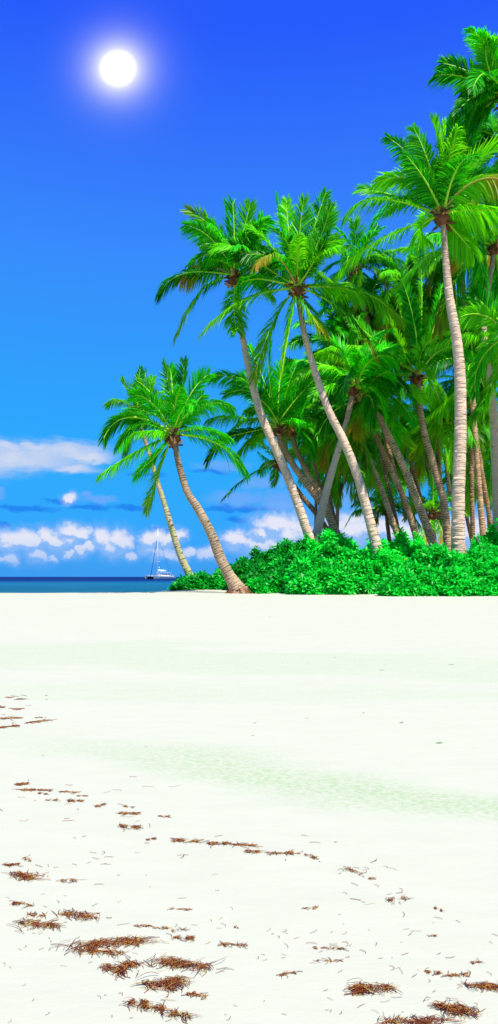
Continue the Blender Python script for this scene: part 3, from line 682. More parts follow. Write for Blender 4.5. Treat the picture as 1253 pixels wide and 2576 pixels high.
# px, py, width, height, slope, strands, label
CL = [
 (270, 2376, 235, 14, -.07, 420, 'longest drift of brown seaweed, a thin ragged bar pointing right'),
 (250, 2396, 120, 9, .10, 110, 'loose wispy seaweed just beneath the longest bar-shaped drift'),
 (295, 2440, 82, 34, .02, 400, 'squarish matted seaweed pile under the right part of the longest drift'),
 (350, 2428, 90, 6, .06, 60, 'thin seaweed tail stretching right from the squarish matted pile'),
 (460, 2428, 160, 20, .14, 380, 'tapering brown seaweed heap, thick at its right end, right of the squarish pile'),
 (410, 2476, 122, 28, .06, 430, 'lens-shaped seaweed mat with golden strands on its right side'),
 (345, 2530, 60, 32, .12, 240, 'upright tangled seaweed tuft at the bottom edge, left of centre'),
 (430, 2548, 110, 16, .22, 200, 'trailing seaweed strip running down right from the upright tuft'),
 (490, 2505, 66, 5, .12, 50, 'narrow reddish seaweed sliver right of the golden-sided mat'),
 (102, 2330, 112, 20, .12, 280, 'coiled seaweed bundle with loose loops at the left, above the longest drift'),
 (195, 2304, 108, 7, .13, 120, 'slim smooth seaweed spindle lying right of and above the coiled bundle'),
 (95, 2302, 45, 5, .04, 40, 'short thin seaweed wisp directly above the coiled bundle'),
 (57, 2276, 46, 8, .03, 80, 'small arched seaweed bunch near the left edge'),
 (68, 2208, 105, 18, .20, 260, 'slanting brown seaweed heap near the left edge, biggest of the upper left ones'),
 (172, 2216, 42, 12, .05, 90, 'knotted dark seaweed bunch with a tail, right of the slanting heap'),
 (33, 2177, 44, 8, -.02, 80, 'small seaweed crescent against the left edge above the slanting heap'),
 (70, 2164, 18, 12, 0, 70, 'tiny dense seaweed ball above the slanting heap'),
 (325, 2082, 48, 13, .08, 190, 'dark seaweed nest with loose loops on its left, mid-left of the beach'),
 (325, 2047, 46, 6, .04, 70, 'flat seaweed wisp just above the looped nest'),
 (325, 2031, 26, 5, .15, 30, 'shortest seaweed sprig in the column above the looped nest'),
 (380, 2112, 22, 7, 0, 50, 'small star-shaped seaweed tuft below and right of the looped nest'),
 (415, 2054, 26, 5, .2, 30, 'lone seaweed sprig right of the looped nest and higher up'),
 (472, 2117, 60, 7, .03, 110, 'left part of the seaweed row at mid beach, thin with a dark knot'),
 (552, 2122, 50, 12, .0, 200, 'thick dark knot in the seaweed row at mid beach'),
 (615, 2127, 75, 4, .04, 60, 'thread-thin right end of the seaweed row at mid beach'),
 (641, 2145, 40, 11, 0, 130, 'dense seaweed clot just below the thread-thin row end'),
 (698, 2147, 72, 5, .0, 70, 'stringy seaweed reaching right from the dense clot'),
 (784, 2156, 34, 12, .05, 110, 'bristly seaweed tuft with a thin tail, last one to the right in the mid-beach row'),
 (57, 1973, 30, 9, 0, 120, 'round dark seaweed clump near the left edge, topmost of the foreground scatter'),
 (90, 1988, 78, 4, .03, 60, 'long flat seaweed line under the round dark clump'),
 (107, 1997, 24, 6, 0, 60, 'small seaweed lump touching the underside of the long flat line'),
 (190, 2014, 32, 8, .05, 100, 'compact oval seaweed clump in the upper left scatter'),
 (206, 2003, 28, 4, .05, 30, 'little seaweed dash just above the compact oval clump'),
 (131, 2013, 30, 4, 0, 35, 'little seaweed dash left of the compact oval clump'),
 (172, 1993, 46, 4, .05, 35, 'faint broken seaweed line above the compact oval clump'),
 (252, 2026, 26, 8, 0, 70, 'dark seaweed knot with a bent twig on its right, beside the compact oval clump'),
 (30, 1807, 50, 5, -.02, 110, 'dark seaweed streak at the far left edge, thickest of the distant ones'),
 (98, 1806, 20, 3, 0, 35, 'short dark seaweed dash right of the thickest distant streak'),
 (103, 1815, 62, 3, -.12, 60, 'thin rising seaweed streak below the short distant dash'),
 (20, 1828, 55, 5, -.12, 90, 'lowest distant seaweed streak, cut by the left edge'),
 (20, 1782, 60, 4, .08, 60, 'pale brown distant seaweed streak, cut by the left edge higher up'),
 (38, 1757, 42, 3, .12, 40, 'farthest seaweed streak at the left, thin and slanting'),
 (936, 2492, 104, 24, .02, 420, 'dense bristly seaweed mat alone at the lower right of centre'),
 (1152, 2548, 108, 28, .18, 420, 'big bristly seaweed mat in the bottom right corner'),
 (1050, 2571, 170, 12, -.02, 240, 'long seaweed mat cut by the bottom edge, right side'),
 (1222, 2483, 90, 9, .04, 200, 'flat dark seaweed bar cut by the right edge'),
 (1001, 2264, 56, 12, -.05, 90, 'spiky sparse seaweed tuft at the right, above the lone dense mat'),
 (1104, 2289, 20, 9, .3, 35, 'small leafy seaweed sprig at the far right'),
 (781, 2286, 40, 5, -.05, 28, 'faint seaweed scribble right of centre, below the bristly tuft with a tail'),
 (896, 2195, 62, 10, .5, 45, 'slanting dotted line of seaweed bits right of the bristly tuft with a tail'),
 (936, 2213, 16, 7, 0, 35, 'small seaweed star ending the slanting dotted line'),
 (590, 2378, 66, 5, .03, 60, 'thin dark seaweed dash at bottom centre, between the big heaps and the open sand'),
 (465, 2361, 50, 8, .03, 80, 'flat seaweed wisp right of the long drift, above the tapering heap'),
 (402, 2336, 42, 4, .03, 40, 'short dark seaweed dash in the broken line above the longest drift'),
 (360, 2331, 46, 4, .03, 40, 'short seaweed dash left of the dark one in the broken line'),
 (455, 2342, 52, 5, .02, 25, 'sparse seaweed threads ending the broken line on the right'),
 (595, 2335, 12, 6, .3, 18, 'single tiny folded seaweed flake near the bottom centre'),
 (455, 2288, 66, 2, .03, 26, 'hair-thin seaweed line alone in the middle left'),
 (721, 2452, 42, 6, -.05, 60, 'seaweed tuft with a long curved tail to its left, below centre'),
 (826, 2418, 78, 3, -.02, 22, 'long paired seaweed threads above the lone dense mat'),
 (806, 2387, 32, 5, 0, 32, 'left of two small seaweed knots above the paired threads'),
 (841, 2389, 46, 5, .02, 34, 'right of two small seaweed knots above the paired threads'),
 (1091, 2448, 46, 7, .12, 45, 'forked seaweed sprig at the lower right, above the flat dark bar'),
 (1146, 2455, 70, 5, -.08, 45, 'curved seaweed sprig right of the forked one'),
 (1196, 2423, 28, 7, 0, 32, 'small spidery seaweed sprig near the right edge'),
 (1084, 2356, 26, 7, 0, 24, 'small star of seaweed twigs alone at the right'),
]
for k, (px, py, w, h, sl, n, lab) in enumerate(CL):
    rng = np.random.default_rng(100+k)
    n = int(n*(.34 if h > 10 else .62)); w *= .84
    ng = max(2, int(w/26)+1)
    gc = np.linspace(-.72, .72, ng)+rng.normal(0, .12, ng); gw = rng.uniform(.35, 1.4, ng); gv = rng.normal(0, .22, ng)
    gs = rng.uniform(.16, .34, ng); gr = rng.normal(0, .10, ng)
    q = rng.choice(ng, n, p=gw/gw.sum())
    u = np.clip(gc[q]+rng.normal(0, 1, n)*gs[q], -1.15, 1.15); v = gv[q]+rng.normal(0, .23, n)*(.4+gw[q]*.6)
    lenpx = np.clip(rng.gamma(3, .13, n)*w, 5, 62)
    xx = px+u*w/2; yy = py+u*w/2*sl+v*h*.62
    ang = np.arctan2(-sl*3.0, 1)+gr[q]+rng.normal(0, .16 if h < 8 else .24, n)+math.pi*(rng.random(n) < .5)
    st = rng.random(n) < .10; xx[st] += rng.normal(0, w*.2, st.sum()); yy[st] += rng.normal(0, h*.4, st.sum()); ang[st] += rng.normal(0, .8, st.sum())
    base = ground(px, py)
    V, Q = strands(xx, yy, ang, lenpx, rng, np.where(np.abs(v) < .5, .5+.5*rng.random(n), .1)*min(.020, h*.0008))
    o = mesh('seaweed_clump', V-base, Q, M_WEED); o.location = base
    tag(o, lab, 'seaweed', 'dried seaweed clumps on the sand')
# loose single threads: nobody could count them
rng = np.random.default_rng(9)
def scatter(n, boxes, name, mat, lmin, lmax, label, rad):
    xs_, ys_ = [], []
    wts = np.array([b[4] for b in boxes], float); wts /= wts.sum()
    for q in rng.choice(len(boxes), n, p=wts):
        x0, y0, x1, y1, _ = boxes[q]; xs_.append(rng.uniform(x0, x1)); ys_.append(rng.uniform(y0, y1))
    a = rng.normal(0, .28, n); l = rng.uniform(lmin, lmax, n)
    V, Q = strands(xs_, ys_, a, l, rng, np.full(n, .002), rad)
    tag(mesh(name, V, Q, mat), label, None, None, 'stuff')
scatter(170, [(0, 2140, 280, 2420, 3), (200, 2300, 650, 2576, 4), (0, 1940, 450, 2120, 3), (640, 2340, 960, 2420, 2), (840, 2160, 1010, 2290, 2), (960, 2300, 1253, 2480, 1.2), (850, 2480, 1253, 2576, 1.6), (0, 1740, 120, 1830, 1), (430, 2100, 820, 2170, .8)],
        'seaweed_threads', M_WEED, 8, 34, 'loose single seaweed threads strewn between the clumps', .0009)
scatter(70, [(0, 2100, 650, 2576, 3), (640, 2300, 1253, 2576, 3), (350, 1780, 1253, 1900, .5), (600, 1600, 1253, 1720, .7)],
        'pale_seaweed_threads', M_WEEDP, 6, 22, 'pale bleached seaweed threads and crumbs on the sand', .0008)

# fallen leaves and coconut
def fallen_leaf(px, py, wpx, ang, mat, label):
    g = ground(px, py); ln = wpx/F*g[1]; t = np.linspace(0, 1, 8)
    wd = ln*.14*np.sin(np.pi*np.clip(t, .03, .97)); x = (t-.5)*ln
    V = []
    for a, w_ in zip(x, wd):
        for s_ in (-1, 0, 1):
            X = a*math.cos(ang)-s_*w_*math.sin(ang); Yv = a*math.sin(ang)+s_*w_*math.cos(ang)
            V.append((X, Yv, .006+abs(s_)*w_*.5+ln*.10*abs(a/ln*2)**2))
    Q = [[3*i+j, 3*i+j+1, 3*i+j+4, 3*i+j+3] for i in range(7) for j in (0, 1)]
    o = mesh('fallen_leaf', V, Q, mat); o.location = g; tag(o, label, 'leaf')
M_LG = plain('leaf_green', (.16, .38, .04)); M_LB = plain('leaf_brown', (.30, .13, .03)); M_LR = plain('leaf_red', (.25, .04, .02))
fallen_leaf(1106, 1870, 22, .05, M_LG, 'small curled green leaf alone on the sand at the right')
fallen_leaf(915, 1794, 9, .3, M_LB, 'tiny yellow brown leaf on the sand right of centre')
fallen_leaf(1011, 1819, 14, .35, M_LR, 'small dark red brown twig-like leaf on the upper right sand')
fallen_leaf(679, 1552, 6, .2, M_LB, 'tiny brown leaf on the far sand below the exposed roots')
fallen_leaf(108, 1902, 8, .0, M_LR, 'tiny dark red leaf on the sand at the left, between the two seaweed zones')
fallen_leaf(845, 2120, 10, .0, M_LB, 'tiny orange and green leaf flake right of the mid-beach seaweed row')
g = ground(682, 1486); b = MB()
th = np.linspace(0, 1, 10); prof = .13*np.sin(np.pi*np.clip(th, .02, .98))**.75
b.tube(np.stack([g[0]-.17+.34*th, np.full(10, g[1]), np.full(10, g[2]+.12)], 1), prof, 12)
co = empty('coconut', g)
b.build('husk', plain('coconut_husk', (.52, .34, .05), .6, .2, .35), co, True, g)
b = MB(); b.tube(np.stack([g[0]-.17-np.array([0, .03, .05]), np.full(3, g[1]), np.full(3, g[2]+.12)], 1), [.05, .04, .02], 8)
b.build('stem_cap', M_LB, co, True, g)
tag(co, 'orange and green fallen coconut on the sand at the foot of the bush', 'coconut')

# ------------------------------------------------------------------ catamaran
M_HULL = plain('hull_paint', (.12, .22, .30), .35, .4, .05)
M_DECK = plain('deck_white', (.80, .80, .80), .4, .4, .05)
M_DKUN = plain('tunnel_shade_fill', (.03, .03, .05), .7, .1)  # near-black for openings and netting; also imitates shade in the hull tunnel
M_MAST = plain('mast_paint', (.80, .84, .88), .3, .5, .03)
M_FURL = plain('furled_sail', (.02, .06, .22), .7, .2)
M_ROPE = plain('rigging', (.05, .09, .18), .6, .3)
M_COVER = plain('sail_cover', (.72, .68, .55), .8, .1)
BD = 520.
bp_ = np.array([(402-CX)/F*BD, BD, 0.])
cat = empty('catamaran', bp_); tag(cat, 'white sailing catamaran full of passengers, sails furled, anchored near the horizon', 'boat')
cat.rotation_euler = (0, 0, math.atan2(-.80, -.60))
Lh, Bm = 23.0, 11.6
def hull(yc):
    b = MB(); st = np.linspace(0, 1, 15); rows = []
    for s_ in st:
        x = -Lh/2+Lh*s_; w = 1.15*(1-max(0, (s_-.55)/.45)**2.2)*(.85+.15*min(1, s_*6))+.04
        top = 2.0+.45*s_**2; bot = -.6
        xb = x-(.9*max(0, (s_-.8)/.2)); 
        sec = [(-w, top), (-w*1.02, 1.2), (-w*.8, .2), (-.12, bot), (.12, bot), (w*.8, .2), (w*1.02, 1.2), (w, top)]
        rows.append([(x if z > .5 else xb, yc+yy, z) for yy, z in sec])
    V = np.array(rows).reshape(-1, 3); k = 8
    Q = [[i*k+j, i*k+(j+1) % k, (i+1)*k+(j+1) % k, (i+1)*k+j] for i in range(14) for j in range(k)]
    Q += [[7, 6, 1, 0], [6, 5, 2, 1], [5, 4, 3, 2]]
    b.add(V, Q); h = b.build('hull', M_HULL, cat, False)
    s = MB()
    for x in (-5, -2, 1, 4): s.box((x, yc+(1.2 if yc > 0 else -1.2), 1.45), (.55, .03, .16))
    s.build('porthole', M_DKUN, h, False)
for s_ in (-1, 1): hull(s_*(Bm/2-1.15))
b = MB(); b.box((-2.5, 0, 2.15), (8.3, Bm/2-1.2, .22)); b.build('bridge_deck', M_DECK, cat, False)
b = MB(); b.box((-.2, 0, 1.2), (9.6, Bm/2-2.3, .72)); b.build('tunnel_shade_fill', M_DKUN, cat, False)  # dark block between the hulls, stands in for the tunnel's shade
b = MB(); b.tube([(9.6, -Bm/2+1.2, 2.2), (9.6, 0, 2.35), (9.6, Bm/2-1.2, 2.2)], .16, 8); b.build('front_crossbeam', M_MAST, cat)
b = MB(); b.box((7.7, 0, 2.12), (1.85, Bm/2-2.3, .02)); b.build('trampoline', M_DKUN, cat, False)
b = MB(); b.box((-2.8, 0, 3.1), (4.6, 3.0, .75), taper=.86); cab = b.build('cabin', M_DECK, cat, False)
b = MB(); b.box((-2.6, 0, 3.2), (4.35, 2.86, .26)); b.build('window_band', M_DKUN, cab, False)
b = MB(); b.box((-4.4, 0, 5.05), (4.6, 3.6, .10)); b.tube([(-8.5, 3, 2.3), (-8.5, 3, 5)], .06); b.tube([(-8.5, -3, 2.3), (-8.5, -3, 5)], .06); b.tube([(-.5, 3, 3.6), (-.4, 3, 5)], .06); b.tube([(-.5, -3, 3.6), (-.4, -3, 5)], .06)
b.build('canopy', M_DECK, cat, False)
MX = 2.2
b = MB(); b.tube([(MX, 0, 2.3), (MX, 0, 20), (MX-.2, 0, 38)], [.24, .20, .14], 10); mast = b.build('mast', M_MAST, cat)
b = MB(); b.tube([(MX, -2.1, 13.2), (MX, 0, 13), (MX, 2.1, 13.2)], .16, 6); b.build('spreader', M_MAST, mast)
b = MB(); b.tube([(MX, -1.2, 22), (MX, 0, 21.8), (MX, 1.2, 22)], .1, 6); b.build('spreader', M_MAST, mast)
b = MB(); b.tube([(MX, 0, 5.8), (MX-5, 0, 6.0), (MX-9.5, 0, 6.1)], .16, 8); boom = b.build('boom', M_MAST, cat)
b = MB(); t = np.linspace(0, 1, 9); b.tube(np.stack([MX-.4-8*t, 0*t, 6.55+.1*np.sin(t*9)], 1), [.5, .75, .62, .5, .6, .55, .45, .4, .2], 8); b.build('sail_cover', M_COVER, boom)
b = MB(); t = np.linspace(0, 1, 10)[:, None]; b.tube(np.array([9.5, 0, 2.5])*(1-t)+np.array([MX, 0, 32.])*t, .26*(1-.5*t[:, 0]), 6); b.build('furled_jib', M_FURL, cat)
for e in ((-6, 5.0, 2.4), (-6, -5.0, 2.4), (-9, 4.4, 2.4)):
    b = MB(); b.tube([e, ((e[0]+MX)/2, e[1]/2, 17.5), (MX, 0, 33)], .055, 4); b.build('shroud', M_ROPE, cat)
for sy_ in (-1, 1):
    b = MB()
    for x in np.linspace(-10, 9, 11): b.tube([(x, sy_*(Bm/2-.35), 2.2), (x, sy_*(Bm/2-.35), 3.15)], .035, 4)
    for z in (2.7, 3.15): b.tube([(-10, sy_*(Bm/2-.35), z), (9, sy_*(Bm/2-.35), z)], .03, 4)
    b.build('guard_rail', M_MAST, cat)
b = MB(); b.box((MX-1.6, 0, 8.8), (.5, .02, .35)); b.tube([(MX-1.1, 0, 8.3), (MX-1.1, 0, 9.3)], .04, 4); b.build('flag', M_DECK, cat, False)

# passengers
def body_mesh():
    me = bpy.data.meshes.new('person_skeleton')
    P = [(0, 0, .95), (0, 0, 1.15), (0, 0, 1.40), (0, 0, 1.50), (0, -.01, 1.60), (0, -.01, 1.73),
         (.19, 0, 1.42), (.25, -.02, 1.15), (.24, -.10, .92), (-.19, 0, 1.42), (-.25, -.02, 1.15), (-.24, -.10, .92),
         (.10, 0, .88), (.11, -.02, .48), (.11, .0, .08), (.11, -.14, .03), (-.10, 0, .88), (-.11, -.02, .48), (-.11, .0, .08), (-.11, -.14, .03)]
    E = [(0, 1), (1, 2), (2, 3), (3, 4), (4, 5), (2, 6), (6, 7), (7, 8), (2, 9), (9, 10), (10, 11), (0, 12), (12, 13), (13, 14), (14, 15), (0, 16), (16, 17), (17, 18), (18, 19)]
    rr = [.15, .13, .15, .06, .09, .09, .055, .045, .03, .055, .045, .03, .09, .06, .04, .035, .09, .06, .04, .035]
    me.from_pydata(P, E, []); o = link(bpy.data.objects.new('person_skeleton', me))
    md = o.modifiers.new('s', 'SKIN')
    for v, r_ in zip(me.skin_vertices[0].data, rr): v.radius = (r_, r_*.8)
    me.skin_vertices[0].data[0].use_root = True
    sb = o.modifiers.new('d', 'SUBSURF'); sb.levels = 1; sb.render_levels = 1
    bpy.context.view_layer.update()
    dg = bpy.context.evaluated_depsgraph_get(); out = bpy.data.meshes.new_from_object(o.evaluated_get(dg))
    bpy.data.objects.remove(o); return out
BM = body_mesh(); BM.materials.append(plain('skin', (.46, .24, .15), .6, .3))
def lath(name, prof, mat, parent, sx=1, sy=.7):
    b = MB(); b.tube([(0, 0, z) for z, r_ in prof], [r_ for z, r_ in prof], 10)
    V = np.vstack(b.V); V[:, 0] *= sx; V[:, 1] *= sy
    return mesh(name, V, np.vstack(b.Q), mat, parent)
shirts = {'red': (.6, .03, .04), 'white': (.8, .8, .8), 'blue': (.05, .12, .5), 'dark': (.03, .03, .05), 'orange': (.7, .25, .05), 'pink': (.7, .25, .3)}
SM = {k: plain('cloth_'+k, v, .8, .1) for k, v in shirts.items()}; HAIR = plain('hair', (.03, .015, .01), .7, .2)
PP = [  # boat x, y, shirt, label
 (10.0, -3.2, 'red', 'person in red standing alone at the left bow of the catamaran'),
 (7.6, -1.5, 'pink', 'person in pink at the left rail, left of the crowd before the mast'),
 (6.6, 1.0, 'red', 'person in red left of the forestay foot on the catamaran'),
 (6.2, 2.4, 'white', 'person in white standing just right of the dark blue forestay foot'),
 (5.6, 3.4, 'orange', 'person in orange in the crowd left of the mast'),
 (4.8, 2.6, 'dark', 'person in dark clothes in the crowd left of the mast'),
 (3.8, 4.6, 'red', 'person in red right of the mast foot'),
 (2.6, 4.8, 'orange', 'person in orange right of the mast foot'),
 (1.2, 4.9, 'blue', 'person in blue under the left part of the canopy'),
 (0.0, 4.9, 'pink', 'person in pink under the left part of the canopy'),
 (-2.0, 4.9, 'red', 'person in red under the middle of the canopy'),
 (-3.2, 4.9, 'white', 'person in white under the middle of the canopy'),
 (-5.0, 4.9, 'orange', 'person in orange under the right part of the canopy'),
 (-7.6, 4.7, 'red', 'person in red at the stern rail, right of the canopy'),
 (-9.4, 4.5, 'pink', 'person in pink farthest right, at the stern of the catamaran'),
]
cr = cat.rotation_euler[2]
for k, (x, y, sh, lab) in enumerate(PP):
    o = bpy.data.objects.new('person', BM); link(o)
    X = bp_[0]+x*math.cos(cr)-y*math.sin(cr); Yv = bp_[1]+x*math.sin(cr)+y*math.cos(cr)
    o.location = (X, Yv, 2.37 if x < 7 else 2.3); o.rotation_euler = (0, 0, random.uniform(-.8, .8)); tag(o, lab, 'person', 'passengers on the catamaran')
    lath('shirt', [(.98, .19), (1.15, .18), (1.35, .22), (1.46, .17), (1.5, .08)], SM[sh], o)
    lath('shorts', [(.55, .19), (.75, .20), (.99, .18)], SM['dark' if k % 2 else 'blue'], o)
    lath('hair', [(1.62, .10), (1.72, .118), (1.8, .10), (1.84, .04)], HAIR, o, 1, .95)

# ------------------------------------------------------------------ world
w = bpy.data.worlds.new('World'); SC.world = w; w.use_nodes = True
N, L = w.node_tree.nodes, w.node_tree.links; N.clear()
SUN_EL, SUN_AZ = R(61), R(150)          # azimuth clockwise from +Y (view direction): behind the viewer, to the right
tc = N.new('ShaderNodeTexCoord'); D_ = tc.outputs['Generated']
sp = N.new('ShaderNodeSeparateXYZ'); L.new(D_, sp.inputs[0])
x, y, z = sp.outputs
sky = N.new('ShaderNodeTexSky'); sky.sky_type = 'NISHITA'; sky.sun_disc = False
sky.sun_elevation = SUN_EL; sky.sun_rotation = SUN_AZ; sky.air_density = 1.0; sky.dust_density = .3; sky.ozone_density = 3
el = z
r = ramp(N, [(0.0, (.030, .330, .90)), (.06, (.020, .385, .99)), (.16, (.018, .41, 1.0)), (.28, (.026, .35, 1.0)), (.42, (.038, .265, 1.0)), (.52, (.032, .18, 1.0)), (.62, (.018, .108, 1.0)), (1, (.01, .07, .9))])
L.new(math_(N, L, 'MAXIMUM', el, 0), r.inputs[0])
nk = mixc(N, L, sky.outputs[0], (.08, .08, .08), 1.0, 'MULTIPLY')
skyc = mixc(N, L, r.outputs[0], nk, .04)
# clouds, laid out by compass bearing and height angle
az = math_(N, L, 'ARCTAN2', x, y)
hor = math_(N, L, 'SQRT', math_(N, L, 'ADD', math_(N, L, 'MULTIPLY', x, x), math_(N, L, 'MULTIPLY', y, y)))
tel = math_(N, L, 'DIVIDE', z, hor)
cb = N.new('ShaderNodeCombineXYZ'); L.new(az, cb.inputs[0]); L.new(tel, cb.inputs[1])
def azel(px, py):
    u = (px-CX)/F; return math.atan(u), (HY-py)/F/math.sqrt(1+u*u)
def field(name, blobs):
    g = bpy.data.node_groups.new(name, 'ShaderNodeTree')
    g.interface.new_socket('p', in_out='INPUT', socket_type='NodeSocketVector')
    g.interface.new_socket('F', in_out='OUTPUT', socket_type='NodeSocketFloat')
    n, l = g.nodes, g.links; gi = n.new('NodeGroupInput'); go = n.new('NodeGroupOutput'); acc = None
    for (px, py, rx, ry) in blobs:
        a, e = azel(px, py)
        s = n.new('ShaderNodeVectorMath'); s.operation = 'SUBTRACT'; s.inputs[1].default_value = (a, e, 0); l.new(gi.outputs[0], s.inputs[0])
        m = n.new('ShaderNodeVectorMath'); m.operation = 'MULTIPLY'; m.inputs[1].default_value = (F/rx, F/ry, 0); l.new(s.outputs[0], m.inputs[0])
        q = n.new('ShaderNodeVectorMath'); q.operation = 'LENGTH'; l.new(m.outputs[0], q.inputs[0])
        v = math_(n, l, 'SUBTRACT', 1.3, q.outputs['Value'])
        if acc is None: acc = v
        else:
            acc = math_(n, l, 'SMOOTH_MAX', acc, v, .12)
    l.new(acc, go.inputs[0]); return g
def warp(vec, sc_, amt, scale=(1, 1, 1), det=5):
    mp = N.new('ShaderNodeMapping'); mp.inputs['Scale'].default_value = scale; L.new(vec, mp.inputs[0])
    n = N.new('ShaderNodeTexNoise'); n.inputs['Scale'].default_value = sc_; n.inputs['Detail'].default_value = det; n.inputs['Roughness'].default_value = .6
    L.new(mp.outputs[0], n.inputs['Vector'])
    s = N.new('ShaderNodeVectorMath'); s.operation = 'SUBTRACT'; s.inputs[1].default_value = (.5, .5, .5); L.new(n.outputs['Color'], s.inputs[0])
    m = N.new('ShaderNodeVectorMath'); m.operation = 'MULTIPLY'; m.inputs[1].default_value = (amt, amt, 0); L.new(s.outputs[0], m.inputs[0])
    a = N.new('ShaderNodeVectorMath'); a.operation = 'ADD'; L.new(vec, a.inputs[0]); L.new(m.outputs[0], a.inputs[1]); return a.outputs[0]
def call(g, vec):
    n = N.new('ShaderNodeGroup'); n.node_tree = g; L.new(vec, n.inputs[0]); return n.outputs[0]
def shift(vec, dx, dy):
    a = N.new('ShaderNodeVectorMath'); a.operation = 'ADD'; L.new(vec, a.inputs[0]); a.inputs[1].default_value = (dx, dy, 0); return a.outputs[0]
P_ = cb.outputs[0]
# dark blue streaks and lavender haze streaks
dk = field('streaks', [(60, 1278, 85, 9), (225, 1276, 60, 8), (330, 1278, 50, 7), (10, 1322, 18, 6), (410, 1330, 40, 5), (595, 1308, 32, 8), (370, 1195, 50, 4), (530, 1185, 60, 6), (600, 1280, 110, 9), (150, 1262, 40, 6)])
fd = mapr(N, L, call(dk, warp(P_, 40, .02, (1, 2, 1))), .05, .9, 0, .75, True)
c = mixc(N, L, skyc, (.012, .20, .86), fd)
lv = field('lavender', [(250, 1256, 48, 12), (215, 1243, 18, 9), (600, 1255, 90, 24), (560, 1172, 75, 14), (660, 1215, 70, 22), (-10, 1240, 18, 20), (700, 1260, 60, 30), (860, 1240, 90, 40)])
fl_ = mapr(N, L, call(lv, warp(P_, 45, .022, (1, 1.8, 1))), .0, 1.0, 0, .55, True)
c = mixc(N, L, c, (.22, .42, .95), fl_)
# big wispy cloud at the left
ws = field('wisp', [(60, 1150, 150, 40), (-40, 1150, 120, 46), (160, 1140, 110, 28), (180, 1180, 60, 18), (215, 1152, 70, 16), (10, 1120, 60, 14), (90, 1125, 60, 18)])
fw = mapr(N, L, call(ws, warp(warp(P_, 14, .03, (1, 2.5, 1)), 60, .02, (.6, 2, 1))), -.15, 1.15, 0, .90, True)
nz = noise(N, L, 20, 6, P_)
wc = mixc(N, L, (.44, .60, .90), (.72, .74, .86), mapr(N, L, nz, .2, .62))
c = mixc(N, L, c, wc, fw)
# cumulus
cu = field('cumulus', [(45, 1362, 40, 20), (20, 1372, 22, 14), (75, 1366, 26, 20), (118, 1356, 20, 20), (146, 1368, 26, 22), (177, 1340, 24, 18), (205, 1346, 20, 15), (170, 1360, 30, 16),
    (201, 1384, 18, 16), (175, 1394, 20, 10), (225, 1380, 18, 12), (257, 1362, 21, 24), (302, 1366, 27, 25), (280, 1380, 26, 20), (330, 1400, 16, 10), (97, 1398, 26, 17), (20, 1406, 22, 12), (135, 1403, 12, 9), (174, 1252, 13, 11),
    (376, 1362, 20, 18), (398, 1354, 20, 16), (415, 1364, 20, 16), (432, 1352, 14, 12), (449, 1345, 18, 14), (406, 1386, 28, 16), (424, 1396, 16, 8), (474, 1391, 17, 9), (455, 1402, 14, 8), (372, 1382, 20, 14),
    (592, 1358, 30, 17), (585, 1372, 20, 16), (660, 1340, 24, 18), (697, 1322, 46, 24), (720, 1345, 44, 40), (655, 1372, 44, 28), (690, 1375, 50, 34), (521, 1395, 26, 11), (540, 1390, 14, 12),
    (880, 1335, 60, 34), (940, 1330, 55, 26), (1010, 1345, 50, 30), (1080, 1365, 60, 30), (1110, 1330, 30, 30), (1190, 1350, 50, 40), (800, 1370, 40, 30)])
pw = warp(warp(P_, 30, .018), 110, .012)
F0 = call(cu, pw); n1 = noise(N, L, 75, 7, P_, .62); n1b = noise(N, L, 75, 7, shift(P_, .0025, .0045), .62)
Fn = math_(N, L, 'ADD', F0, math_(N, L, 'MULTIPLY', math_(N, L, 'SUBTRACT', n1, .36), 1.15))
F1 = call(cu, shift(pw, .004, .010))
F1n = math_(N, L, 'ADD', F1, math_(N, L, 'MULTIPLY', math_(N, L, 'SUBTRACT', n1b, .36), 1.15))
fc = mapr(N, L, Fn, -.22, .80, 0, .90, True)
lit = mapr(N, L, math_(N, L, 'SUBTRACT', Fn, F1n), -.15, .50, 0, 1, True)
cc_ = mixc(N, L, (.30, .52, .93), (.84, .84, .93), lit)
lowf = mapr(N, L, tel, .015, .055, .35, 1)
fh = mapr(N, L, Fn, -1.0, .3, 0, .38, True)
c = mixc(N, L, c, (.33, .50, .93), math_(N, L, 'MULTIPLY', fh, lowf))
c = mixc(N, L, c, cc_, math_(N, L, 'MULTIPLY', fc, lowf))
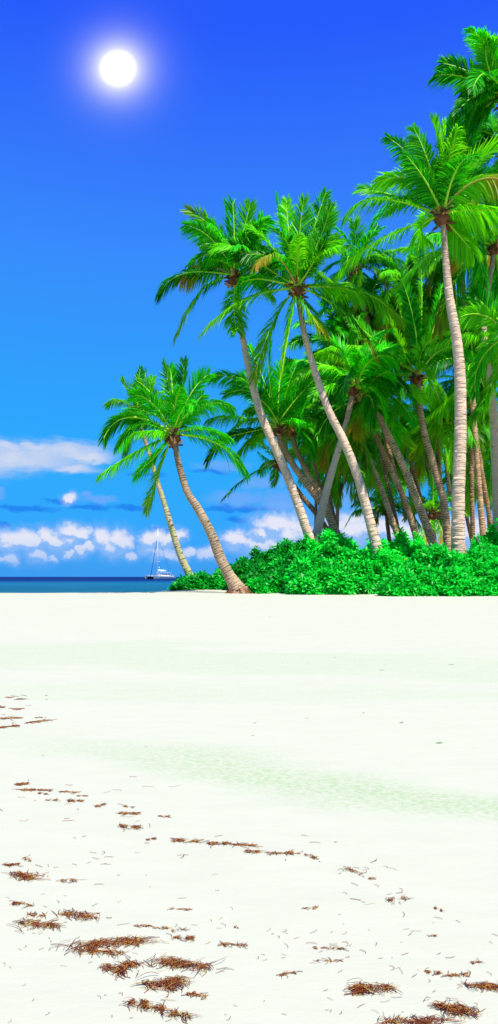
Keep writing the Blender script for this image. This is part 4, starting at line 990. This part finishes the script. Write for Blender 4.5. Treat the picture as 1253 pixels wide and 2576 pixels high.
# the sun seen in the sky, with its glow in the air
du = math_(N, L, 'SUBTRACT', math_(N, L, 'DIVIDE', x, y), (297-CX)/F); dv_ = math_(N, L, 'SUBTRACT', math_(N, L, 'DIVIDE', z, y), (HY-172)/F)
ang = math_(N, L, 'SQRT', math_(N, L, 'ADD', math_(N, L, 'MULTIPLY', du, du), math_(N, L, 'MULTIPLY', dv_, dv_)))
ang = math_(N, L, 'ADD', ang, math_(N, L, 'MULTIPLY', math_(N, L, 'LESS_THAN', y, 0), 9.))
core = mapr(N, L, ang, .024, .038, 1, 0, True)
glow = math_(N, L, 'POWER', 2.718, math_(N, L, 'MULTIPLY', math_(N, L, 'MAXIMUM', math_(N, L, 'SUBTRACT', ang, .030), 0), -56.))
sf = math_(N, L, 'MAXIMUM', core, math_(N, L, 'MULTIPLY', glow, .66), clamp=True)
c = mixc(N, L, c, (1.0, 1.0, 1.0), sf)
bg = N.new('ShaderNodeBackground'); L.new(c, bg.inputs[0]); bg.inputs[1].default_value = .66
o = N.new('ShaderNodeOutputWorld'); L.new(bg.outputs[0], o.inputs[0])

sl = bpy.data.lights.new('sun', 'SUN'); sl.energy = 5.0; sl.angle = R(.5); sl.color = (1, .96, .88)
so = link(bpy.data.objects.new('sun', sl))
sd = Vector((math.sin(SUN_AZ)*math.cos(SUN_EL), math.cos(SUN_AZ)*math.cos(SUN_EL), math.sin(SUN_EL)))
so.rotation_euler = sd.to_track_quat('Z', 'Y').to_euler(); so.location = (20, -30, 60)

# ------------------------------------------------------------------ camera
cd = bpy.data.cameras.new('camera'); cam = link(bpy.data.objects.new('camera', cd)); SC.camera = cam
cam.location = (0, 0, CZ); cam.rotation_euler = (R(90), 0, 0)
cd.sensor_fit = 'VERTICAL'; cd.sensor_height = 36; cd.lens = 36*F/2576; cd.shift_y = (HY-1288)/2576
cd.clip_start = .1; cd.clip_end = 200000
SC.render.resolution_x = 498; SC.render.resolution_y = 1024
SC.view_settings.view_transform = 'Standard'; SC.view_settings.look = 'None'; SC.view_settings.gamma = 1; SC.view_settings.exposure = .6
try:
    SC.cycles.max_bounces = 5; SC.cycles.transparent_max_bounces = 4
except Exception: pass
